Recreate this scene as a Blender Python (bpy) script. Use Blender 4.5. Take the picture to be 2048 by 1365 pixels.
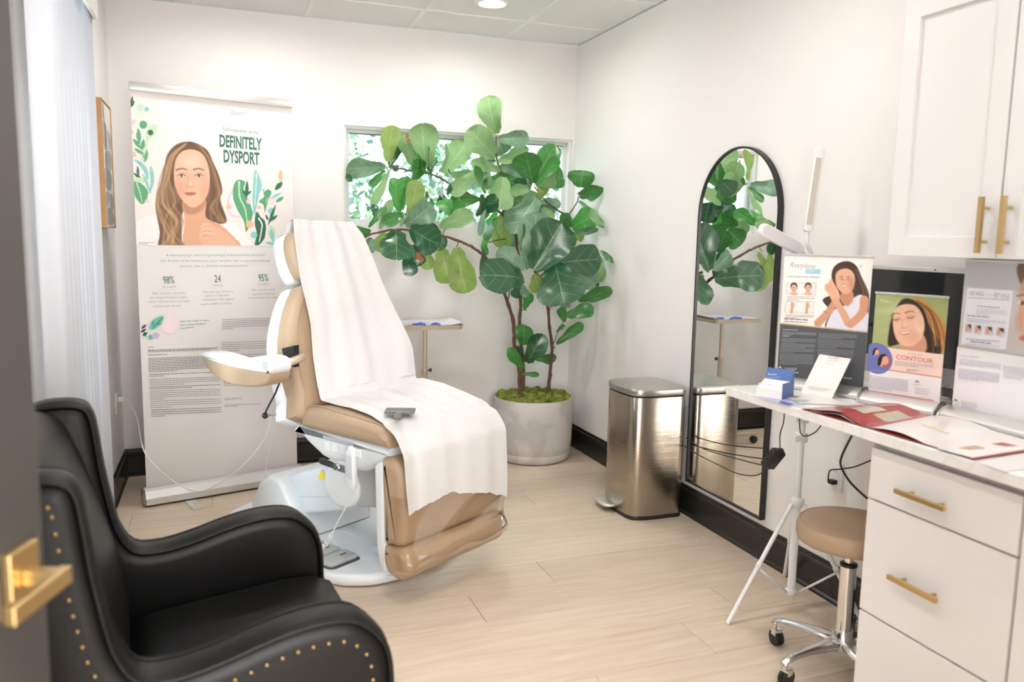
import bpy, bmesh, math, random
import numpy as np
from mathutils import Vector, Matrix
random.seed(7); rng=np.random.default_rng(5)
for o in list(bpy.data.objects): bpy.data.objects.remove(o)
SC=bpy.context.scene; COL=SC.collection
# ---------------------------------------------------------------- camera
YAW,PITCH,ROLL,FP=0.3522,-0.1281,0.0190,1593.02
CAM=np.array([-2.2432,-4.9711,1.3992])
cf=np.array([math.sin(YAW)*math.cos(PITCH),math.cos(YAW)*math.cos(PITCH),math.sin(PITCH)])
r0=np.array([math.cos(YAW),-math.sin(YAW),0]); u0=np.cross(r0,cf)
cr=r0*math.cos(ROLL)+u0*math.sin(ROLL); cu=np.cross(cr,cf)
cam=bpy.data.cameras.new('camera'); camo=bpy.data.objects.new('camera',cam); COL.objects.link(camo)
camo.matrix_world=Matrix(((cr[0],cu[0],-cf[0],CAM[0]),(cr[1],cu[1],-cf[1],CAM[1]),(cr[2],cu[2],-cf[2],CAM[2]),(0,0,0,1)))
cam.sensor_width=36; cam.lens=36*FP/2048; cam.clip_start=.02; cam.clip_end=200
cam.dof.use_dof=True; cam.dof.focus_distance=3.6; cam.dof.aperture_fstop=2.5
SC.camera=camo
SC.cycles.caustics_reflective=False; SC.cycles.caustics_refractive=False
# ---------------------------------------------------------------- world, exposure
SC.view_settings.view_transform='Standard'; SC.view_settings.look='None'
SC.view_settings.gamma=1; SC.view_settings.use_curve_mapping=False
SC.view_settings.exposure=0.42
W=bpy.data.worlds.new('world'); SC.world=W; W.use_nodes=True
bg=W.node_tree.nodes['Background']; bg.inputs[0].default_value=(.80,.90,1,1); bg.inputs[1].default_value=2.7
def area(name,loc,target,sx,sy,power,col=(1,1,1),shape='RECTANGLE',spread=math.pi):
    l=bpy.data.lights.new(name,'AREA'); l.shape=shape; l.size=sx; l.size_y=sy; l.energy=power; l.color=col; l.spread=spread
    o=bpy.data.objects.new(name,l); COL.objects.link(o); o.location=loc
    o.rotation_euler=(Vector(target)-Vector(loc)).to_track_quat('-Z','Y').to_euler(); return o
sun=bpy.data.lights.new('sun','SUN'); sun.energy=7.0; sun.angle=.02; sun.color=(1,.96,.9)
so=bpy.data.objects.new('sun',sun); COL.objects.link(so); so.rotation_euler=Vector((.25,.75,-.62)).to_track_quat('-Z','Y').to_euler()
area('window_daylight_left',(-3.35,-1.85,1.35),(0,-1.6,1.1),.6,1.8,38,(.93,.97,1))
area('window_daylight_back',(-.77,1.5,3.3),(-.85,-1.2,.9),1.8,1.0,60,(.93,1,.97))
area('hall_fill_light',(-2.1,-6.9,1.15),(-1.5,-2.5,2.0),2.4,1.9,140,(1,.985,.975))  # added fill lamp brightening room and ceiling from the hall, no window there
CANS=[(-.824,-.70),(-2.05,-.70),(-.824,-2.55),(-2.05,-2.55),(-.824,-4.2),(-2.05,-4.2)]
CAN_POWER=7.5
# ---------------------------------------------------------------- pixel helpers
def ray(a,b): return cf+cr*(a-1024)/FP-cu*(b-682.5)/FP
def at(a,b,ax,val):
    d=ray(a,b); i='xyz'.index(ax); return CAM+d*((val-CAM[i])/d[i])
def proj(P):
    d=np.array(P)-CAM; w=d@cf; return np.array([1024+FP*(d@cr)/w,682.5-FP*(d@cu)/w])
V=lambda *a: np.array(a,float)
def nz(v): v=np.array(v,float); return v/np.linalg.norm(v)
# ---------------------------------------------------------------- materials
def lin(c): return tuple((x/12.92 if x<=.04045 else ((x+.055)/1.055)**2.4) for x in c)
def rgb(h): return lin(tuple(int(h[i:i+2],16)/255 for i in (0,2,4)))
def setin(b,k,v):
    if k in b.inputs: b.inputs[k].default_value=v
def mat(name,c,rough=.5,metal=0,bump=0,bscale=80,var=0,vscale=6,**kw):
    m=bpy.data.materials.new(name); m.use_nodes=True; nt=m.node_tree; b=nt.nodes['Principled BSDF']
    if isinstance(c,str): c=rgb(c)
    b.inputs['Base Color'].default_value=(*c,1); b.inputs['Roughness'].default_value=rough; b.inputs['Metallic'].default_value=metal
    for k,v in kw.items(): setin(b,k.replace('_',' '),v)
    tc=nt.nodes.new('ShaderNodeTexCoord')
    if var:
        n=nt.nodes.new('ShaderNodeTexNoise'); n.inputs['Scale'].default_value=vscale; n.inputs['Detail'].default_value=5
        nt.links.new(tc.outputs['Object'],n.inputs['Vector'])
        mx=nt.nodes.new('ShaderNodeMix'); mx.data_type='RGBA'
        mx.inputs[6].default_value=(*[x*(1-var) for x in c],1); mx.inputs[7].default_value=(*[min(1,x*(1+var)) for x in c],1)
        nt.links.new(n.outputs['Fac'],mx.inputs[0]); nt.links.new(mx.outputs[2],b.inputs['Base Color'])
    if bump:
        n=nt.nodes.new('ShaderNodeTexNoise'); n.inputs['Scale'].default_value=bscale; n.inputs['Detail'].default_value=3
        nt.links.new(tc.outputs['Object'],n.inputs['Vector'])
        bp=nt.nodes.new('ShaderNodeBump'); bp.inputs['Strength'].default_value=bump; bp.inputs['Distance'].default_value=.01
        nt.links.new(n.outputs['Fac'],bp.inputs['Height']); nt.links.new(bp.outputs['Normal'],b.inputs['Normal'])
    return m
def glass_mat(name,col=(1,1,1),rough=0.0,a=.92,spec=1.0):
    m=bpy.data.materials.new(name); m.use_nodes=True; nt=m.node_tree; nt.nodes.clear()
    o=nt.nodes.new('ShaderNodeOutputMaterial'); t=nt.nodes.new('ShaderNodeBsdfTransparent'); g=nt.nodes.new('ShaderNodeBsdfGlossy')
    t.inputs[0].default_value=(*[c*1.0 for c in col],1); g.inputs['Roughness'].default_value=rough
    f0=nt.nodes.new('ShaderNodeLayerWeight'); f0.inputs[0].default_value=.22; f=nt.nodes.new('ShaderNodeMath'); f.operation='MULTIPLY_ADD'; f.inputs[1].default_value=.55*spec; f.inputs[2].default_value=.03*spec; nt.links.new(f0.outputs['Fresnel'],f.inputs[0])
    mx=nt.nodes.new('ShaderNodeMixShader'); nt.links.new(f.outputs[0],mx.inputs[0]); nt.links.new(t.outputs[0],mx.inputs[1]); nt.links.new(g.outputs[0],mx.inputs[2])
    nt.links.new(mx.outputs[0],o.inputs[0]); return m
def attr_mat(name,rough=.45,emit=0):
    m=bpy.data.materials.new(name); m.use_nodes=True; nt=m.node_tree; b=nt.nodes['Principled BSDF']
    a=nt.nodes.new('ShaderNodeAttribute'); a.attribute_name='Col'; nt.links.new(a.outputs['Color'],b.inputs['Base Color'])
    b.inputs['Roughness'].default_value=rough; return m
def emit_mat(name,col,s):
    m=bpy.data.materials.new(name); m.use_nodes=True; nt=m.node_tree; nt.nodes.clear()
    o=nt.nodes.new('ShaderNodeOutputMaterial'); e=nt.nodes.new('ShaderNodeEmission'); e.inputs[0].default_value=(*col,1); e.inputs[1].default_value=s
    nt.links.new(e.outputs[0],o.inputs[0]); return m
def leaf_mat(name,c,vein,rough=.38,trans=.25,tc_=None,coat=0.2):
    m=bpy.data.materials.new(name); m.use_nodes=True; nt=m.node_tree; N=nt.nodes; Lk=nt.links
    b=N['Principled BSDF']; out=N['Material Output']
    def math_(op,a,bv=None,c_=None):
        n=N.new('ShaderNodeMath'); n.operation=op
        for i,x in enumerate((a,bv,c_)):
            if x is None: continue
            if isinstance(x,(int,float)): n.inputs[i].default_value=x
            else: Lk.new(x,n.inputs[i])
        return n.outputs[0]
    uv=N.new('ShaderNodeUVMap'); uv.uv_map='UVMap'; sp=N.new('ShaderNodeSeparateXYZ'); Lk.new(uv.outputs[0],sp.inputs[0])
    au=math_('ABSOLUTE',math_('SUBTRACT',sp.outputs[0],.5)); v=sp.outputs[1]
    mid=math_('LESS_THAN',au,math_('MULTIPLY_ADD',v,-.010,.016))
    k=math_('FRACT',math_('ADD',math_('MULTIPLY',v,4.4),math_('MULTIPLY',au,-2.6)))
    side=math_('LESS_THAN',math_('ABSOLUTE',math_('SUBTRACT',k,.5)),math_('MULTIPLY_ADD',au,-.035,.030))
    vn=math_('MAXIMUM',mid,math_('MULTIPLY',side,.7))
    tcd=N.new('ShaderNodeTexCoord'); ns=N.new('ShaderNodeTexNoise'); ns.inputs['Scale'].default_value=14; ns.inputs['Detail'].default_value=4; Lk.new(tcd.outputs['Object'],ns.inputs['Vector'])
    m1=N.new('ShaderNodeMix'); m1.data_type='RGBA'; m1.inputs[6].default_value=(*[x*.72 for x in c],1); m1.inputs[7].default_value=(*[min(1,x*1.3) for x in c],1); Lk.new(ns.outputs['Fac'],m1.inputs[0])
    m2=N.new('ShaderNodeMix'); m2.data_type='RGBA'; Lk.new(vn,m2.inputs[0]); Lk.new(m1.outputs[2],m2.inputs[6]); m2.inputs[7].default_value=(*vein,1)
    Lk.new(m2.outputs[2],b.inputs['Base Color']); b.inputs['Roughness'].default_value=rough; setin(b,'Coat Weight',coat); setin(b,'Coat Roughness',.2)
    bp=N.new('ShaderNodeBump'); bp.inputs['Strength'].default_value=.5; bp.inputs['Distance'].default_value=.004; Lk.new(math_('SUBTRACT',ns.outputs['Fac'],math_('MULTIPLY',vn,.35)),bp.inputs['Height']); Lk.new(bp.outputs[0],b.inputs['Normal'])
    t=N.new('ShaderNodeBsdfTranslucent'); m3=N.new('ShaderNodeMix'); m3.data_type='RGBA'; m3.inputs[0].default_value=.5
    Lk.new(m2.outputs[2],t.inputs[0])
    mx=N.new('ShaderNodeMixShader'); mx.inputs[0].default_value=trans; Lk.new(b.outputs[0],mx.inputs[1]); Lk.new(t.outputs[0],mx.inputs[2]); Lk.new(mx.outputs[0],out.inputs[0])
    N.remove(m3); return m
M={}
M['wall']=mat('wall_paint',(.86,.835,.815),.62,bump=.04,bscale=220)
M['ceil_tile']=mat('ceiling_tile_fibre',(.93,.915,.89),.9,bump=.6,bscale=260,var=.04,vscale=300)
M['ceil_grid']=mat('ceiling_grid_paint',(.92,.905,.88),.5)
M['base']=mat('espresso_baseboard_paint',(.016,.014,.012),.28,var=.2,vscale=20)
M['white_paint']=mat('white_trim_paint',(.86,.85,.83),.4)
M['cab']=mat('white_cabinet_lacquer',(.81,.79,.785),.38)
M['brass']=mat('brushed_brass',(.66,.47,.22),.32,1,bump=.05,bscale=300)
M['leather']=mat('black_leather',(.0042,.0040,.0040),.40,bump=.10,bscale=420,var=.25,vscale=12,Specular_IOR_Level=.26)
M['tan']=mat('tan_vinyl',(.43,.305,.20),.5,bump=.12,bscale=500,var=.04,vscale=30)
M['plastic']=mat('white_chair_plastic',(.76,.79,.82),.32)
M['plastic2']=mat('pale_grey_plastic',(.62,.67,.72),.35)
M['pedal']=mat('grey_rubber',(.48,.50,.50),.5)
M['paper']=mat('crepe_paper',(.75,.735,.73),.85,bump=.45,bscale=230,var=.03,vscale=160)
M['black']=mat('black_plastic',(.012,.012,.013),.35)
M['rubber']=mat('black_rubber',(.015,.015,.015),.6)
M['chrome']=mat('chrome',(.80,.80,.80),.08,1)
M['alu']=mat('polished_aluminium',(.72,.72,.72),.16,1)
M['satin']=mat('satin_aluminium',(.74,.73,.71),.38,.9)
M['white_metal']=mat('white_powder_coat',(.82,.82,.83),.4)
M['beige_metal']=mat('champagne_metal',(.62,.52,.40),.38,.35)
M['concrete']=None
M['screen']=mat('monitor_screen_glass',(.006,.009,.010),.1)
M['silver']=mat('silver_monitor_shell',(.62,.61,.60),.35,.5)
M['mirror']=mat('mirror_glass',(.93,.94,.93),.0,1)
M['oak']=mat('honey_oak',(.50,.27,.10),.5,var=.2,vscale=18)
M['print']=attr_mat('printed_ink',.5)
M['gloss_print']=attr_mat('glossy_printed_ink',.25)
M['light']=emit_mat('recessed_lamp_glow',(1,.97,.94),CAN_POWER/(math.pi*math.pi*.063**2))
M['glass']=glass_mat('window_glass',(.97,1,.99))
M['film']=glass_mat('clear_plastic_film',(.93,.90,.86),.10,spec=.8)
M['slat']=mat('white_blind_vinyl',(.66,.695,.76),.5)
M['bark']=mat('fig_bark',(.16,.085,.05),.8,bump=.9,bscale=120,var=.4,vscale=60)
M['cloth_dark']=mat('black_nylon',(.01,.01,.01),.7)
M['yellow']=mat('warning_yellow',(.85,.65,.05),.5)
# brushed steel
def steel_mat():
    m=mat('brushed_stainless_steel',(.44,.39,.33),.17,1,Anisotropic=.6); nt=m.node_tree; b=nt.nodes['Principled BSDF']
    tc=nt.nodes.new('ShaderNodeTexCoord'); mp=nt.nodes.new('ShaderNodeMapping'); mp.inputs['Scale'].default_value=(4,4,700)
    n=nt.nodes.new('ShaderNodeTexNoise'); n.inputs['Scale'].default_value=1; nt.links.new(tc.outputs['Object'],mp.inputs[0]); nt.links.new(mp.outputs[0],n.inputs['Vector'])
    bp=nt.nodes.new('ShaderNodeBump'); bp.inputs['Strength'].default_value=.35; bp.inputs['Distance'].default_value=.001
    nt.links.new(n.outputs['Fac'],bp.inputs['Height']); nt.links.new(bp.outputs[0],b.inputs['Normal']); return m
M['steel']=steel_mat()
def concrete_mat():
    m=mat('weathered_concrete',(.55,.52,.49),.75,bump=.15,bscale=90); nt=m.node_tree; b=nt.nodes['Principled BSDF']
    tc=nt.nodes.new('ShaderNodeTexCoord'); n=nt.nodes.new('ShaderNodeTexNoise'); n.inputs['Scale'].default_value=5; n.inputs['Detail'].default_value=3; n.inputs['Distortion'].default_value=.6
    nt.links.new(tc.outputs['Object'],n.inputs['Vector']); r=nt.nodes.new('ShaderNodeValToRGB'); nt.links.new(n.outputs['Fac'],r.inputs[0])
    e=r.color_ramp.elements; e[0].position=.38; e[0].color=(.46,.435,.41,1); e[1].position=.62; e[1].color=(.58,.55,.52,1)
    x=e.new(.485); x.color=(.48,.45,.42,1); x=e.new(.505); x.color=(.53,.50,.47,1)
    nt.links.new(r.outputs[0],b.inputs['Base Color']); return m
M['concrete']=concrete_mat()
def marble_mat():
    m=mat('white_quartz',(.84,.83,.82),.22); nt=m.node_tree; b=nt.nodes['Principled BSDF']
    tc=nt.nodes.new('ShaderNodeTexCoord'); n=nt.nodes.new('ShaderNodeTexNoise'); n.inputs['Scale'].default_value=5; n.inputs['Detail'].default_value=7; n.inputs['Distortion'].default_value=2.0
    nt.links.new(tc.outputs['Object'],n.inputs['Vector']); r=nt.nodes.new('ShaderNodeValToRGB'); nt.links.new(n.outputs['Fac'],r.inputs[0])
    e=r.color_ramp.elements; e[0].position=.44; e[0].color=(.84,.83,.82,1); e[1].position=.56; e[1].color=(.84,.83,.82,1); x=e.new(.50); x.color=(.775,.76,.745,1)
    nt.links.new(r.outputs[0],b.inputs['Base Color']); return m
M['quartz']=marble_mat()
def plank_mat():
    m=mat('oak_vinyl_plank',(.60,.47,.34),.42); nt=m.node_tree; b=nt.nodes['Principled BSDF']; N=nt.nodes; Lk=nt.links
    g=N.new('ShaderNodeNewGeometry'); mp=N.new('ShaderNodeMapping'); mp.inputs['Scale'].default_value=(1.3,16,1)
    oi=N.new('ShaderNodeObjectInfo'); ad=N.new('ShaderNodeVectorMath'); ad.operation='ADD'; sc=N.new('ShaderNodeVectorMath'); sc.operation='SCALE'; sc.inputs['Scale'].default_value=13
    cb=N.new('ShaderNodeCombineXYZ'); Lk.new(oi.outputs['Random'],cb.inputs[0]); Lk.new(oi.outputs['Random'],cb.inputs[2]); Lk.new(cb.outputs[0],sc.inputs[0])
    Lk.new(g.outputs['Position'],ad.inputs[0]); Lk.new(sc.outputs[0],ad.inputs[1]); Lk.new(ad.outputs[0],mp.inputs[0])
    n=N.new('ShaderNodeTexNoise'); n.inputs['Scale'].default_value=2.2; n.inputs['Detail'].default_value=7; n.inputs['Distortion'].default_value=.8; Lk.new(mp.outputs[0],n.inputs['Vector'])
    r=N.new('ShaderNodeValToRGB'); e=r.color_ramp.elements; e[0].position=.25; e[0].color=(.60,.475,.355,1); e[1].position=.75; e[1].color=(.73,.61,.485,1); Lk.new(n.outputs['Fac'],r.inputs[0])
    hs=N.new('ShaderNodeHueSaturation'); ma=N.new('ShaderNodeMath'); ma.operation='MULTIPLY_ADD'; ma.inputs[1].default_value=.10; ma.inputs[2].default_value=.95; Lk.new(oi.outputs['Random'],ma.inputs[0]); Lk.new(ma.outputs[0],hs.inputs['Value'])
    Lk.new(r.outputs[0],hs.inputs['Color']); Lk.new(hs.outputs[0],b.inputs['Base Color'])
    bp=N.new('ShaderNodeBump'); bp.inputs['Strength'].default_value=.08; bp.inputs['Distance'].default_value=.002; Lk.new(n.outputs['Fac'],bp.inputs['Height']); Lk.new(bp.outputs[0],b.inputs['Normal'])
    return m
M['plank']=plank_mat(); M['joint']=mat('plank_joint',(.30,.22,.15),.7)
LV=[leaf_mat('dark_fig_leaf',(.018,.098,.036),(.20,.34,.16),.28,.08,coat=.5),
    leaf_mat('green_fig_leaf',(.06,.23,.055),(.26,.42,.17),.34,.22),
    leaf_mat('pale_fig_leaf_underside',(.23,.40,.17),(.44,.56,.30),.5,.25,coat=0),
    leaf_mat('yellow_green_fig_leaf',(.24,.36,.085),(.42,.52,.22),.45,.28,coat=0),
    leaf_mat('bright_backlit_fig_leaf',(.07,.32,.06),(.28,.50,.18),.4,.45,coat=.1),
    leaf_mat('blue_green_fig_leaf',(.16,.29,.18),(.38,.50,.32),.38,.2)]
# ---------------------------------------------------------------- object helpers
class G:                                        # a small mesh collector
    def __init__(s): s.v=[]; s.f=[]; s.m=[]; s.uv=None
    def add(s,vs,fs,mi=0):
        k=len(s.v); s.v+= [tuple(map(float,p)) for p in vs]; s.f+=[tuple(i+k for i in f) for f in fs]; s.m+=[mi]*len(fs); return s
    def __add__(s,o): s.v+=[]; s.add(o.v,o.f); return s
BASE={}
def mk(name,g,material,parent=None,smooth=False,bevel=0,segs=2,sub=0,angle=None,recalc=True):
    me=bpy.data.meshes.new(name); off=V(0,0,0)
    root=parent
    while root is not None and root.parent is not None: root=root.parent
    if root is not None: off=V(*root.location)
    vs=np.array(g.v,float).reshape(-1,3)-off
    me.from_pydata([tuple(x) for x in vs],[],g.f)
    mats=material if isinstance(material,(list,tuple)) else [material]
    for m in mats: me.materials.append(m)
    if len(mats)>1: me.polygons.foreach_set('material_index',g.m)
    if recalc:
        bm=bmesh.new(); bm.from_mesh(me); bmesh.ops.recalc_face_normals(bm,faces=bm.faces); bm.to_mesh(me); bm.free()
    if smooth: me.polygons.foreach_set('use_smooth',[True]*len(me.polygons))
    me.update()
    o=bpy.data.objects.new(name,me); COL.objects.link(o)
    if parent is not None: o.parent=parent
    if bevel:
        b=o.modifiers.new('bevel','BEVEL'); b.width=bevel; b.segments=segs; b.limit_method='ANGLE'; b.angle_limit=math.radians(35)
    if sub:
        b=o.modifiers.new('sub','SUBSURF'); b.levels=sub; b.render_levels=sub
    if angle is not None and smooth:
        try: me.set_sharp_from_angle(angle=math.radians(angle))
        except Exception: pass
    return o
def tag(o,label=None,cat=None,group=None,kind=None):
    if label: o['label']=label
    if cat: o['category']=cat
    if group: o['group']=group
    if kind: o['kind']=kind
    return o
def thing(name,label,cat,loc=(0,0,0),group=None):
    o=bpy.data.objects.new(name,None); COL.objects.link(o); o.location=loc; o.empty_display_size=.05
    bpy.context.view_layer.update() if False else None
    return tag(o,label,cat,group)
def box(x0,x1,y0,y1,z0,z1,T=None,g=None,mi=0):
    g=g or G(); vs=[(x,y,z) for x in (x0,x1) for y in (y0,y1) for z in (z0,z1)]
    if T: vs=[T(*p) for p in vs]
    g.add(vs,[(0,1,3,2),(4,6,7,5),(0,4,5,1),(2,3,7,6),(0,2,6,4),(1,5,7,3)],mi); return g
def struct(name,g,m,**k): return tag(mk(name,g,m,**k),kind='structure')
def spline(P,n=6,closed=False):
    P=[np.array(p,float) for p in P]; out=[]; N=len(P)
    rngi=range(N) if closed else range(N-1)
    for i in rngi:
        if closed: a,b,c,d=P[(i-1)%N],P[i],P[(i+1)%N],P[(i+2)%N]
        else: a,b,c,d=P[max(i-1,0)],P[i],P[i+1],P[min(i+2,N-1)]
        for k in range(n):
            t=k/n; out.append(.5*((2*b)+(c-a)*t+(2*a-5*b+4*c-d)*t*t+(3*b-a-3*c+d)*t**3))
    if not closed: out.append(P[-1])
    return out
def tube(path,r,n=10,g=None,mi=0,cap=True,closed=False):
    g=g or G(); P=[np.array(p,float) for p in path]; N=len(P)
    R=r if hasattr(r,'__len__') else [r]*N
    up=None; vs=[]
    for i in range(N):
        if closed: t=P[(i+1)%N]-P[i-1]
        else: t=P[min(i+1,N-1)]-P[max(i-1,0)]
        t=t/(np.linalg.norm(t)+1e-12)
        if up is None:
            a=V(0,0,1) if abs(t[2])<.9 else V(1,0,0); up=nz(np.cross(np.cross(t,a),t))
        else:
            up=up-t*(up@t); up=up/(np.linalg.norm(up)+1e-12)
        s=np.cross(t,up)
        for k in range(n):
            a=2*math.pi*k/n; vs.append(P[i]+R[i]*(math.cos(a)*up+math.sin(a)*s))
    fs=[(i*n+k,i*n+(k+1)%n,(i+1)*n+(k+1)%n,(i+1)*n+k) for i in range(N-1) for k in range(n)]
    if closed: fs+=[((N-1)*n+k,(N-1)*n+(k+1)%n,(k+1)%n,k) for k in range(n)]
    elif cap: fs+=[tuple(range(n))[::-1],tuple((N-1)*n+k for k in range(n))]
    g.add(vs,fs,mi); return g
def lathe(prof,n=32,T=None,g=None,mi=0,cap=True):
    g=g or G(); vs=[]; T=T or (lambda x,y,z:(x,y,z))
    for r,z in prof:
        for k in range(n):
            a=2*math.pi*k/n; vs.append(T(r*math.cos(a),r*math.sin(a),z))
    fs=[(i*n+k,i*n+(k+1)%n,(i+1)*n+(k+1)%n,(i+1)*n+k) for i in range(len(prof)-1) for k in range(n)]
    if cap and prof[0][0]>1e-6: fs.append(tuple(range(n))[::-1])
    if cap and prof[-1][0]>1e-6: fs.append(tuple((len(prof)-1)*n+k for k in range(n)))
    g.add(vs,fs,mi); return g
def off(x,y,z): return lambda a,b,c:(a+x,b+y,c+z)
def inset(P,d):
    N=len(P); out=[]
    ar=sum(P[i][0]*P[(i+1)%N][1]-P[(i+1)%N][0]*P[i][1] for i in range(N)); sg=1 if ar>0 else -1
    for i in range(N):
        t=P[(i+1)%N]-P[i-1]; t=t/(np.linalg.norm(t)+1e-12); out.append(P[i]+d*sg*np.array([-t[1],t[0]]))
    return out
def pillow(outline,c0,c1,r,T,k=4,dome=0,smoothn=0,g=None,mi=0):
    """closed 2-D outline (a,b) extruded along c from c0 to c1 with rounded rims; T(a,b,c) -> world"""
    g=g or G(); P=[np.array(p,float) for p in outline]
    if smoothn: P=spline(P,smoothn,True)
    N=len(P); rings=[]
    for i in range(k+1):
        a=math.pi/2*i/k; rings.append((inset(P,r*(1-math.sin(a))),c0+r*(1-math.cos(a))))
    for i in range(k,-1,-1):
        a=math.pi/2*i/k; rings.append((inset(P,r*(1-math.sin(a))),c1-r*(1-math.cos(a))))
    vs=[];
    for Q,c in rings: vs+=[T(q[0],q[1],c) for q in Q]
    fs=[(i*N+j,i*N+(j+1)%N,(i+1)*N+(j+1)%N,(i+1)*N+j) for i in range(len(rings)-1) for j in range(N)]
    for Q,c,base,sgn in ((rings[0][0],c0,0,-1),(rings[-1][0],c1,(len(rings)-1)*N,1)):
        cen=sum(Q)/N; k0=len(vs)
        if dome:
            for s_,h in ((.66,.55),(.33,.9)): vs+=[T(*(cen+(q-cen)*s_),c+sgn*dome*h) for q in Q]
            vs.append(T(cen[0],cen[1],c+sgn*dome))
            fs+=[(base+j,base+(j+1)%N,k0+(j+1)%N,k0+j) for j in range(N)]+[(k0+j,k0+(j+1)%N,k0+N+(j+1)%N,k0+N+j) for j in range(N)]+[(k0+N+j,k0+N+(j+1)%N,k0+2*N) for j in range(N)]
        else: fs.append(tuple(base+j for j in range(N)))
    g.add(vs,fs,mi); return g
def rrect(a0,a1,b0,b1,r,n=5):
    out=[]
    for cx,cy,s in ((a1-r,b1-r,0),(a0+r,b1-r,90),(a0+r,b0+r,180),(a1-r,b0+r,270)):
        for i in range(n+1):
            t=math.radians(s+90*i/n); out.append(V(cx+r*math.cos(t),cy+r*math.sin(t)))
    return out
def sheet(fn,nu,nv,th=0,g=None,mi=0):
    g=g or G(); P=[[np.array(fn(i/nu,j/nv),float) for j in range(nv+1)] for i in range(nu+1)]
    vs=[P[i][j] for i in range(nu+1) for j in range(nv+1)]; w=nv+1
    fs=[(i*w+j,(i+1)*w+j,(i+1)*w+j+1,i*w+j+1) for i in range(nu) for j in range(nv)]
    g.add(vs,fs,mi); return g
def ball(c,r,n=10,m=6,sc=(1,1,1),g=None,mi=0):
    prof=[(r*math.sin(math.pi*i/m)+ (0 if 0<i<m else 0),-r*math.cos(math.pi*i/m)) for i in range(m+1)]
    prof[0]=(1e-7,-r); prof[-1]=(1e-7,r)
    return lathe(prof,n,lambda x,y,z:(c[0]+x*sc[0],c[1]+y*sc[1],c[2]+z*sc[2]),g,mi)
def frame(O,X,Y,Z): 
    O,X,Y,Z=map(np.array,(O,X,Y,Z)); return lambda a,b,c: tuple(O+X*a+Y*b+Z*c)
# ---------------------------------------------------------------- printed matter
def homog(c):   # unit square (0,0)(1,0)(1,1)(0,1) -> quad
    A=[];B=[]
    for (u,v),(x,y) in zip(((0,0),(1,0),(1,1),(0,1)),c):
        A.append([u,v,1,0,0,0,-u*x,-v*x]);B.append(x);A.append([0,0,0,u,v,1,-u*y,-v*y]);B.append(y)
    h=np.linalg.solve(np.array(A,float),np.array(B,float)); return np.append(h,1).reshape(3,3)
class Cv:       # small procedural painter working in the layout coordinates of one print
    def __init__(s,w,h,H,uv0=(0,0),uv1=(1,1),bg=(1,1,1)):
        u,v=np.meshgrid(np.linspace(uv0[0],uv1[0],w),np.linspace(uv0[1],uv1[1],h)); s.u,s.v=u,v; s.w,s.h=w,h
        q=H@np.stack([u.ravel(),v.ravel(),np.ones(u.size)]); s.X=(q[0]/q[2]).reshape(h,w); s.Y=(q[1]/q[2]).reshape(h,w)
        s.C=np.zeros((h,w,3))+np.array(bg)
    def mix(s,m,c,a=1):
        m=np.clip(m,0,1)[...,None]*a; s.C=s.C*(1-m)+np.array(c if not isinstance(c,str) else [int(c[i:i+2],16)/255 for i in (0,2,4)])*m
    def ell(s,cx,cy,rx,ry,c,soft=2,ang=0,a=1):
        t=math.radians(ang); dx,dy=s.X-cx,s.Y-cy; x=dx*math.cos(t)+dy*math.sin(t); y=-dx*math.sin(t)+dy*math.cos(t)
        d=(np.sqrt((x/rx)**2+(y/ry)**2)-1)*min(rx,ry); s.mix(.5-d/soft,c,a)
    def poly(s,P,c,soft=2,a=1,sm=4):
        P=spline(P,sm,True) if sm else [np.array(p,float) for p in P]
        P=np.array(P); ins=np.zeros(s.X.shape,bool); D=np.full(s.X.shape,1e9)
        for i in range(len(P)):
            x0,y0=P[i-1];x1,y1=P[i]
            if y0!=y1:
                cnd=((y0>s.Y)!=(y1>s.Y))&(s.X<(x1-x0)*(s.Y-y0)/(y1-y0)+x0); ins^=cnd
            if soft>0:
                dx,dy=x1-x0,y1-y0; L2=dx*dx+dy*dy+1e-9; t=np.clip(((s.X-x0)*dx+(s.Y-y0)*dy)/L2,0,1)
                D=np.minimum(D,(s.X-x0-t*dx)**2+(s.Y-y0-t*dy)**2)
        d=np.sqrt(D)*np.where(ins,-1,1); s.mix(.5-d/soft,c,a)
    def stroke(s,P,w0,w1,c,soft=2,a=1,sm=4):
        P=spline(P,sm) if sm and len(P)>2 else [np.array(p,float) for p in P]; n=len(P)-1; D=np.full(s.X.shape,1e9)
        for i in range(n):
            x0,y0=P[i];x1,y1=P[i+1]; dx,dy=x1-x0,y1-y0; L2=dx*dx+dy*dy+1e-9; t=np.clip(((s.X-x0)*dx+(s.Y-y0)*dy)/L2,0,1)
            w=w0+(w1-w0)*(i+t)/n; D=np.minimum(D,np.sqrt((s.X-x0-t*dx)**2+(s.Y-y0-t*dy)**2)-w/2)
        s.mix(.5-D/soft,c,a)
    def leaf(s,x0,y0,x1,y1,w,c,c2=None,a=1):
        d=V(x1-x0,y1-y0); n=V(-d[1],d[0])/ (np.linalg.norm(d)+1e-9)*w/2; p=V(x0,y0)
        s.poly([p,p+d*.3+n*.8,p+d*.6+n,p+d,p+d*.6-n,p+d*.3-n*.8],c,3,a)
        if c2: s.stroke([p,p+d*.8],3,2,c2,2)
FONT=None
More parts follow.
